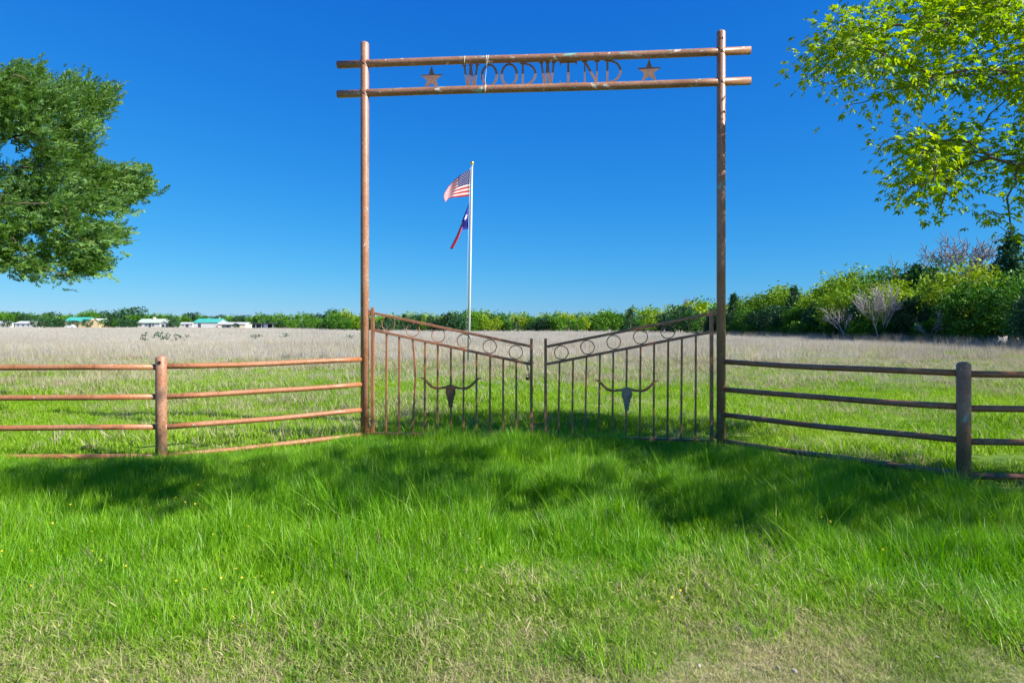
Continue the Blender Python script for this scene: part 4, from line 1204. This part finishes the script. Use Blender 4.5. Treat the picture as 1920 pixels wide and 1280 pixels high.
MB().box((-1.0, 1.9, 0.95), (8.6, 0.15, 2.2)).build('back_wall', R_dark, cp)
MB().box((1.4, -1.0, 0.9), (1.6, 0.12, 1.9)).build('panel', simple('pale_blue_panel', (0.45, 0.58, 0.7), 0.6), cp)
up = empty('utility_pole', ((412 - 960) / 1200 * 310, 310, float(gz(-140, 310))))
tag(up, 'thin utility pole behind the long white shed', 'utility pole')
MB().tube([(0, 0, -0.5), (0, 0, 5.6)], [0.13, 0.09], 8).build('pole', simple('grey_wood', (0.5, 0.47, 0.42), 0.9), up)
MB().box((0, 0, 5.2), (1.2, 0.1, 0.1)).build('crossarm', M['stick'], up)
v = empty('parked_car', ((132 - 960) / 1200 * 280, 280, float(gz(-193, 280)))); tag(v, 'white parked car below the teal roofed house', 'car')
prof = [(-2.0, 0.35), (-2.0, 0.85), (-1.2, 0.95), (-0.7, 1.45), (0.9, 1.45), (1.5, 0.95), (2.0, 0.85), (2.0, 0.35)]
MB().plate(prof, 1.7).build('body', simple('white_car_paint', (0.75, 0.75, 0.76), 0.3), v)
MB().plate([(-1.0, 0.98), (-0.62, 1.38), (0.82, 1.38), (1.25, 0.98)], 1.74).build('window', GLASS, v)
for x in (-1.25, 1.25):
    for yy in (-0.8, 0.8): MB().tube([(x, yy - 0.1, 0.33), (x, yy + 0.1, 0.33)], 0.33, 12).build('wheel', M['hole'], v)

# ------------------------------------------------------------------ grasses
HID = bpy.data.collections.new('grass_tufts')
def tuft_obj(coll, name, material, n, hmin, hmax, rad, width, bend, seg, seed, flat=0.0, head=0.0):
    r = np.random.default_rng(seed)
    V, F = [], []
    for k in range(n):
        a = r.uniform(0, 2 * math.pi); rr = rad * math.sqrt(r.uniform(0, 1))
        p = np.array([rr * math.cos(a), rr * math.sin(a), -0.01])
        h = r.uniform(hmin, hmax); la = r.uniform(0, 2 * math.pi)
        lean = np.array([math.cos(la), math.sin(la), 0]) * r.uniform(0.1, 1) * bend
        if flat: lean = lean * 1.0
        side = np.array([-math.sin(la + r.uniform(-0.8, 0.8)), math.cos(la + r.uniform(-0.8, 0.8)), 0]); w = width * r.uniform(0.7, 1.2)
        b = len(V)
        for i in range(seg + 1):
            t = i / seg
            q = p + np.array([0, 0, h * (t - flat * 0.6 * t * t)]) + lean * h * t * t
            ww = w * (1 - t ** 1.6) if not head else w * (0.5 + (1.6 * head if 0.55 < t < 0.98 else 0)) * (1 if t < 0.99 else 0)
            if i < seg: V += [q - side * ww / 2, q + side * ww / 2]
            else: V += [q]
        for i in range(seg - 1):
            F.append((b + 2 * i, b + 2 * i + 1, b + 2 * i + 3)); F.append((b + 2 * i, b + 2 * i + 3, b + 2 * i + 2))
        F.append((b + 2 * seg - 2, b + 2 * seg - 1, b + 2 * seg))
    me = fast_mesh(name, np.array(V), np.array(F), material)
    o = bpy.data.objects.new(name, me); coll.objects.link(o); return o

def scatter(name, label, cat, coll, pos, rot, scl, idx):
    me = bpy.data.meshes.new(name)
    me.vertices.add(len(pos)); me.vertices.foreach_set('co', np.ascontiguousarray(pos, np.float32).ravel())
    a = me.attributes.new('rot', 'FLOAT_VECTOR', 'POINT'); a.data.foreach_set('vector', np.ascontiguousarray(rot, np.float32).ravel())
    a = me.attributes.new('scl', 'FLOAT_VECTOR', 'POINT'); a.data.foreach_set('vector', np.ascontiguousarray(scl, np.float32).ravel())
    a = me.attributes.new('idx', 'INT', 'POINT'); a.data.foreach_set('value', np.ascontiguousarray(idx, np.int32))
    o = link(bpy.data.objects.new(name, me))
    ng = bpy.data.node_groups.new(name, 'GeometryNodeTree')
    ng.interface.new_socket('Geometry', in_out='INPUT', socket_type='NodeSocketGeometry')
    ng.interface.new_socket('Geometry', in_out='OUTPUT', socket_type='NodeSocketGeometry')
    N, Lk = ng.nodes, ng.links
    gi, go = N.new('NodeGroupInput'), N.new('NodeGroupOutput')
    ci = N.new('GeometryNodeCollectionInfo'); ci.inputs['Collection'].default_value = coll
    ci.inputs['Separate Children'].default_value = True; ci.inputs['Reset Children'].default_value = True
    ip = N.new('GeometryNodeInstanceOnPoints')
    def at(nm, ty):
        n = N.new('GeometryNodeInputNamedAttribute'); n.data_type = ty; n.inputs['Name'].default_value = nm; return n.outputs['Attribute']
    Lk.new(gi.outputs[0], ip.inputs['Points']); Lk.new(ci.outputs[0], ip.inputs['Instance'])
    ip.inputs['Pick Instance'].default_value = True
    Lk.new(at('idx', 'INT'), ip.inputs['Instance Index']); Lk.new(at('rot', 'FLOAT_VECTOR'), ip.inputs['Rotation']); Lk.new(at('scl', 'FLOAT_VECTOR'), ip.inputs['Scale'])
    Lk.new(ip.outputs[0], go.inputs[0])
    md = o.modifiers.new('scatter', 'NODES'); md.node_group = ng
    return tag(o, label, cat, kind='stuff')

def new_coll(nm): return bpy.data.collections.new(nm)
rg = np.random.default_rng(99)
def fence_line(x):
    return np.interp(x, [-20, -4.0, -1.944, 2.63, 4.34, 20], [7.2, 7.3, 8.45, 8.05, 6.15, 6.1])
def wedge(n, y0, y1, m=0.92, extra=1.5):
    """points spread evenly over the part of the ground in front of the camera"""
    # area density ~ width(y); inverse sampling on y
    ys = np.linspace(y0, y1, 400); w = 2 * (m * ys + extra); c = np.cumsum(w); c = c / c[-1]
    y = np.interp(rg.uniform(0, 1, n), c, ys); x = rg.uniform(-1, 1, n) * (m * y + extra)
    return x, y
def rots(n, tilt): return np.stack([rg.normal(size=n) * tilt, rg.normal(size=n) * tilt, rg.uniform(0, 6.283, n)], 1)

# tall green grass in front of the gate
cA = new_coll('tall_grass_tufts')
for k in range(6): tuft_obj(cA, 'tall_tuft', M['grass'], 18, 0.12, 0.30, 0.085, 0.0065, 0.6, 4, 200 + k)
for k in range(2): tuft_obj(cA, 'tall_tuft', M['grass'], 9, 0.30, 0.46, 0.07, 0.0070, 0.95, 5, 210 + k)
for k in range(2): tuft_obj(cA, 'wispy_tuft', M['straw'], 9, 0.12, 0.34, 0.09, 0.0045, 0.8, 4, 220 + k)
def near_edge(x): return 3.28 + 0.25 * np.sin(x * 0.9 + 0.6) + 0.5 * (vnoise(x * 1.3, x * 0 + 3, 4) - 0.5) - 0.35 * sstep(1.0, 3.0, x) + 0.15 * sstep(-1.2, -2.6, x)
x, y = wedge(60000, 2.7, 8.9, 0.92, 1.2)
fl_ = fence_line(x)
far_off = np.where(x > 2.4, 0.70 * sstep(2.3, 3.1, x), -0.05 + 0.1 * sstep(-2, -3.5, x))
edge = near_edge(x)
clump = vnoise(x * 2.4, y * 2.4, 11); clump2 = vnoise(x * 0.8, y * 0.8, 12)
dens = sstep(-0.35, 0.55, y - edge + (clump - 0.5) * 0.9) * sstep(0.10, -0.12, y - (fl_ - far_off) + (clump - 0.5) * 0.25)
# worn wheel tracks that lead to the gate
t1 = np.abs(x - (0.05 + 0.06 * (y - 4))) ; t2 = np.abs(x - (1.15 + 0.05 * (y - 4)))
rut = np.maximum(sstep(0.28, 0.05, t1), sstep(0.30, 0.05, t2)) * sstep(7.8, 6.4, y)
dens *= 1 - 0.45 * rut * (clump > 0.35)
k = rg.uniform(0, 1, len(x)) < dens * 0.9
x, y, clump, clump2, edge, rut = x[k], y[k], clump[k], clump2[k], edge[k], rut[k]
hs = (0.42 + 0.62 * sstep(0.0, 2.0, y - edge)) * (0.5 + 0.85 * clump) * (0.78 + 0.44 * clump2) * (1 - 0.5 * rut)
hs *= np.where(x > 2.8, 0.86, 1.0)
hs *= (0.9 - 0.28 * sstep(1.4, 0.2, fence_line(x) - y) * sstep(0.6, 2.2, x))
hs *= 1 - 0.55 * sstep(1.5, 0.3, fence_line(x) - y) * sstep(-1.6, -2.6, x) * sstep(-6.2, -5.4, x)
u = rg.uniform(0, 1, len(x))
idx = np.where(u < 0.03, rg.integers(6, 8, len(x)), np.where(u < 0.03 + 0.05 * sstep(1.6, 0.2, y - edge) + 0.015, rg.integers(8, 10, len(x)), rg.integers(0, 6, len(x))))
scatter('tall_grass', 'tall lush green grass growing in front of the gate', 'grass', cA, np.stack([x, y, gz(x, y)], 1), rots(len(x), 0.12), np.stack([0.7 + 0.4 * hs, 0.7 + 0.4 * hs, hs], 1), idx)

# short green lawn beyond the fence
cB = new_coll('lawn_tufts')
for k in range(5): tuft_obj(cB, 'lawn_tuft', M['lawn'], 26, 0.03, 0.085, 0.13, 0.008, 0.9, 2, 230 + k)
for k in range(3): tuft_obj(cB, 'straw_tuft', M['straw'], 14, 0.04, 0.15, 0.13, 0.006, 1.2, 3, 240 + k)
x, y = wedge(76000, 5.6, 27, 0.92, 1.5)
k = (rg.uniform(0, 1, len(x)) < np.clip(1.6 - y / 26, 0.35, 1)) & (y > fence_line(x) - 0.8 * (x > 2.3) + 0.0)
x, y = x[k], y[k]
bare = vnoise(x * 1.1, y * 1.6, 31)
k = ~((bare > 0.74) & (y < fence_line(x) + 1.6) & (np.abs(x) > 2))
x, y = x[k], y[k]
pat = vnoise(x * 0.45, y * 0.7, 35)
st = 0.05 + 0.45 * sstep(11, 24, y + 9 * (vnoise(x * 0.35, y * 0.5, 33) - 0.5)) + 0.22 * sstep(0.62, 0.82, pat)
idx = np.where(rg.uniform(0, 1, len(x)) < st, rg.integers(5, 8, len(x)), rg.integers(0, 5, len(x)))
hs = (0.55 + 0.8 * vnoise(x * 1.4, y * 1.4, 32) + 0.7 * sstep(0.55, 0.85, vnoise(x * 0.5, y * 0.8, 36))) * (1 + 0.025 * (y - 8))
scatter('lawn_grass', 'short green pasture turf flecked with straw behind the fence', 'grass', cB, np.stack([x, y, gz(x, y)], 1), rots(len(x), 0.15), np.stack([hs * 1.1, hs * 1.1, hs], 1), idx)

# dead grass of the far field
cC = new_coll('field_tufts')
for k in range(5): tuft_obj(cC, 'field_tuft', M['field'], 34, 0.18, 0.48, 0.32, 0.011, 0.45, 2, 250 + k)
for k in range(2): tuft_obj(cC, 'field_tuft', M['lawn'], 30, 0.08, 0.22, 0.32, 0.012, 0.6, 2, 260 + k)
for k in range(2): tuft_obj(cC, 'field_tuft', M['straw'], 26, 0.2, 0.6, 0.3, 0.010, 0.4, 2, 265 + k)
X, Y, S = [], [], []
for (n, a, b_, s) in ((9000, 13.5, 30, 0.62), (26000, 26, 62, 0.95), (22000, 58, 120, 1.15), (22000, 110, 300, 1.4)):
    x, y = wedge(n, a, b_, 0.9, 2); X.append(x); Y.append(y); S.append(np.full(n, s))
x, y, s = np.concatenate(X), np.concatenate(Y), np.concatenate(S)
nz = vnoise(x * 0.16, y * 0.22, 41); nz2 = vnoise(x * 0.5, y * 0.6, 42)
dead = sstep(17, 25.5, y + 10 * (nz - 0.5) - 2.5 * sstep(-0.2, -0.5, x / y) + 4 * sstep(0.3, 0.6, x / y))
k = (rg.uniform(0, 1, len(x)) < np.where(y < 30, 0.12 + 0.88 * dead, 1)) & (x < 30.5 + 3.5 * (y - 30) / 80) & ~((y > 190) & (x > -30))
x, y, s, nz, nz2 = x[k], y[k], s[k], nz[k], nz2[k]
green = 0.38 * sstep(0.5, 0.75, nz2) * sstep(90, 35, y) + (0.18 + 0.25 * sstep(0.2, 0.45, x / y)) * sstep(60, 28, y)
u = rg.uniform(0, 1, len(x))
idx = np.where(u < green, rg.integers(5, 7, len(x)), np.where(u < green + 0.22 * sstep(70, 25, y) + 0.05, rg.integers(7, 9, len(x)), rg.integers(0, 5, len(x))))
hs = s * (0.4 + 0.55 * nz2 + 0.45 * nz) * (0.8 + 0.4 * rg.uniform(0, 1, len(x))) * np.where(y < 24, 0.7, 1)
scatter('field_grass', 'pale dead grass covering the far pasture', 'grass', cC, np.stack([x, y, gz(x, y)], 1), rots(len(x), 0.12), np.stack([s, s, hs], 1), idx)

# short dry grass at the roadside
cD = new_coll('roadside_tufts')
for k in range(4): tuft_obj(cD, 'dry_tuft', M['dryshort'], 34, 0.012, 0.042, 0.075, 0.0030, 1.7, 3, 270 + k, 0.5)
for k in range(2): tuft_obj(cD, 'dry_tuft', M['lawn'], 20, 0.015, 0.05, 0.05, 0.0035, 1.2, 3, 280 + k, 0.3)
x, y = wedge(46000, 2.2, 4.5, 0.95, 0.9)
edge = near_edge(x); nz = vnoise(x * 2.6, y * 2.6, 51)
k = rg.uniform(0, 1, len(x)) < sstep(0.9, 0.0, y - edge) * (0.75 + 0.4 * sstep(0.2, 0.5, nz))
x, y, nz, edge = x[k], y[k], nz[k], edge[k]
g = sstep(-0.9, 0.3, y - edge) * 0.55 + 0.12
idx = np.where(rg.uniform(0, 1, len(x)) < g, rg.integers(4, 6, len(x)), rg.integers(0, 4, len(x)))
hs = (0.7 + 0.9 * nz) * (1 + 0.8 * sstep(-0.6, 0.3, y - edge))
scatter('roadside_grass', 'thin short dry grass along the bottom of the picture', 'grass', cD, np.stack([x, y, gz(x, y)], 1), rots(len(x), 0.2), np.stack([hs, hs, hs], 1), idx)

# pale tall grass edge at the foot of the right-hand trees
cE = new_coll('edge_tufts')
for k in range(3): tuft_obj(cE, 'edge_tuft', M['straw'], 22, 0.4, 1.0, 0.25, 0.012, 0.3, 3, 290 + k)
y = rg.uniform(24, 108, 2600); x = 29.6 + 3.5 * (y - 30) / 80 - rg.exponential(0.9, len(y)) + rg.normal(size=len(y)) * 0.3
hs = rg.uniform(0.5, 1.1, len(x))
scatter('edge_grass', 'taller pale grass fringe along the foot of the right-hand trees', 'grass', cE, np.stack([x, y, gz(x, y)], 1), rots(len(x), 0.12), np.stack([hs, hs, hs], 1), rg.integers(0, 3, len(x)))

# fine pale gravel at the road edge
cG = new_coll('gravel_chips')
def chip(seed):
    r = np.random.default_rng(seed); v = rand_dirs(12, r) * r.uniform(0.7, 1.1, (12, 1)) * np.array([1, 0.8, 0.55])
    bm = bmesh.new()
    for p_ in v: bm.verts.new(p_)
    bmesh.ops.convex_hull(bm, input=bm.verts); me = bpy.data.meshes.new('gravel_chip'); bm.to_mesh(me); bm.free(); me.materials.append(M['stone'])
    o = bpy.data.objects.new('gravel_chip', me); cG.objects.link(o)
for k in range(4): chip(400 + k)
x, y = wedge(5200, 2.3, 3.35, 0.95, 0.7)
nz = vnoise(x * 1.7, y * 2.3, 71)
k = rg.uniform(0, 1, len(x)) < sstep(3.35, 2.75, y) * sstep(0.42, 0.75, nz) * (0.35 + 0.65 * sstep(-0.5, -1.3, x) + 0.4 * sstep(1.0, 2.0, x))
x, y = x[k], y[k]; s = 0.0025 + 0.008 * rg.uniform(0, 1, len(x)) ** 2.5
scatter('gravel', 'fine pale gravel strewn along the road edge at the bottom', 'gravel', cG, np.stack([x, y, gz(x, y) + s * 0.3 + 0.003], 1), rots(len(x), 0.6), np.stack([s, s, s], 1), rg.integers(0, 4, len(x)))

# tiny yellow flowers
cF = new_coll('flower_heads')
m = MB()
for k in range(6):
    t = k * math.pi / 3
    m.add([(0, 0, 0), (0.006 * math.cos(t - 0.4), 0.006 * math.sin(t - 0.4), 0.002), (0.011 * math.cos(t), 0.011 * math.sin(t), 0.003), (0.006 * math.cos(t + 0.4), 0.006 * math.sin(t + 0.4), 0.002)], [(0, 1, 2, 3)])
o = m.build('flower_head', M['yellow'], None, 0, False); COL.objects.unlink(o); cF.objects.link(o)
x, y = wedge(240, 3.2, 5.6, 0.85, 0.3)
k = vnoise(x * 1.2, y * 1.2, 61) + 0.15 * (x < -1) > 0.6
x, y = x[k], y[k]
z = gz(x, y) + 0.08 + 0.10 * rg.uniform(0, 1, len(x)) * sstep(3.2, 5, y) * 1.6
scatter('yellow_flowers', 'scattered tiny yellow wildflowers in the roadside grass', 'flowers', cF, np.stack([x, y, z], 1), rots(len(x), 0.5), np.full((len(x), 3), 0.8), np.zeros(len(x)))

# ------------------------------------------------------------------ stones, clods, sticks, weeds
def lump(r, s, flat=0.6):
    bm = bmesh.new(); bmesh.ops.create_icosphere(bm, subdivisions=2, radius=1)
    sd = r.uniform(0, 50)
    for v_ in bm.verts:
        c = v_.co; k = 0.75 + 0.5 * float(vnoise(c.x * 1.7 + sd, c.y * 1.7 + c.z * 2.1 + sd, 3))
        v_.co = Vector((c.x * s * k, c.y * s * k * 0.8, c.z * s * k * flat))
    me = bpy.data.meshes.new('stone'); bm.to_mesh(me); bm.free(); return me
rs = np.random.default_rng(12)
stones = [lump(rs, 1.0, f) for f in (0.45, 0.6, 0.5, 0.7)]
for me in stones: me.materials.append(M['stone'])
spots = [(20, 1262), (95, 1268), (130, 1276), (185, 1265), (35, 1238), (68, 1232), (235, 1228), (205, 1242), (268, 1255), (282, 1250), (100, 1262), (52, 1270), (182, 1270), (420, 1262), (385, 1270), (455, 1240), (560, 1250), (12, 1278), (160, 1255), (75, 1276), (640, 1268), (720, 1262), (300, 1275), (960, 1272), (1460, 1262), (1490, 1268), (1310, 1258), (1755, 1238), (1770, 1248)]
for (px, py) in spots:
    d = EYE * 1200 / (py - 604); x = (px - 960) / 1200 * d
    o = link(bpy.data.objects.new('stone', stones[int(rs.integers(0, 4))]))
    s = rs.uniform(0.008, 0.017); o.scale = (s * 1.2, s, s); o.rotation_euler = (0, 0, rs.uniform(0, 6))
    o.location = (x, d, float(gz(x, d)) + s * 0.35 + 0.004)
    tag(o, 'small pale limestone in the dry grass ' + ('at the lower left corner' if px < 330 else 'at the bottom left of the middle' if px < 800 else 'at the bottom right'), 'stone', 'roadside stones ' + ('left' if px < 330 else 'middle' if px < 800 else 'right'))
clods = [lump(rs, 1.0, 0.55) for _ in range(3)]
for me in clods: me.materials.append(M['clod'])
for (px, d, s) in ((168, 8.1, 0.07), (176, 8.12, 0.05), (222, 8.35, 0.045), (234, 8.4, 0.07), (246, 8.4, 0.06), (1700, 7.3, 0.05), (1722, 7.3, 0.06), (1750, 7.2, 0.06), (1765, 7.15, 0.05)):
    x = (px - 960) / 1200 * d
    o = link(bpy.data.objects.new('soil_clod', clods[int(rs.integers(0, 3))])); o.scale = (s * 1.4, s, s); o.location = (x, d, float(gz(x, d)) + s * 0.25); o.rotation_euler = (0, 0, rs.uniform(0, 6))
    tag(o, 'dark clod of soil behind the left fence' if px < 900 else 'dark clod of soil behind the right fence', 'clod', 'soil clods, left' if px < 900 else 'soil clods, right')
bp = empty('brush_pile', (4.45, 7.2, 0)); tag(bp, 'little heap of dead twigs on the ground behind the right fence post', 'brush pile')
for k in range(26):
    a = rs.normal() * 0.5; L = rs.uniform(0.12, 0.4); cx, cy = rs.normal() * 0.28, rs.normal() * 0.1; z = rs.uniform(0.01, 0.06)
    MB().tube([(cx - L * math.cos(a) / 2, cy - L * math.sin(a) / 2, z), (cx + 0.02, cy, z + 0.02), (cx + L * math.cos(a) / 2, cy + L * math.sin(a) / 2, z + rs.uniform(-0.01, 0.03))], 0.005, 5).build('twig', M['stick'], bp)
def weed(px, d, s, seed, label):
    r = np.random.default_rng(seed); x = (px - 960) / 1200 * d
    w = empty('weed', (x, d, float(gz(x, d)))); tag(w, label, 'weed')
    q = np.stack([r.normal(size=14) * 0.45, r.normal(size=14) * 0.35, r.uniform(0.35, 1.0, 14)], 1) * s
    lines, td = grow([(0, 0, -0.05), (0.02, 0, 0.15 * s), (0.0, 0.02, 0.3 * s)], q, 0.1 * s, 0.006, 0.012, r, 0.05)
    link(bpy.data.objects.new('stem', branches_mesh('stem', lines, M['twig'], 5, 0.006)), w)
    c = np.repeat(q, 5, axis=0) + r.normal(size=(70, 3)) * 0.06 * s
    V, F = replicate(QUAD[0], QUAD[1], c, basis(rand_dirs(70, r) + np.array([0, 0, 0.4]), r.uniform(-3, 3, 70)), r.uniform(0.14, 0.26, 70) * s)
    link(bpy.data.objects.new('leaves', fast_mesh('leaves', V, F, M['lf_dark'])), w)
for i, (px, d, s_, lab) in enumerate(((272, 52, 1.1, 'leftmost dark weed standing above the dead grass'), (308, 50, 1.5, 'broadest dark weed above the dead grass on the left'), (332, 50, 1.2, 'dark weed just right of the broadest one in the dead grass'), (482, 56, 1.1, 'small weed in the dead grass midway along the left fence'), (535, 62, 1.2, 'leaning weed in the dead grass left of the arch'), (655, 58, 1.0, 'weed in the dead grass close to the left arch post'))):
    weed(px, d, s_ * 0.55, 300 + i, lab)
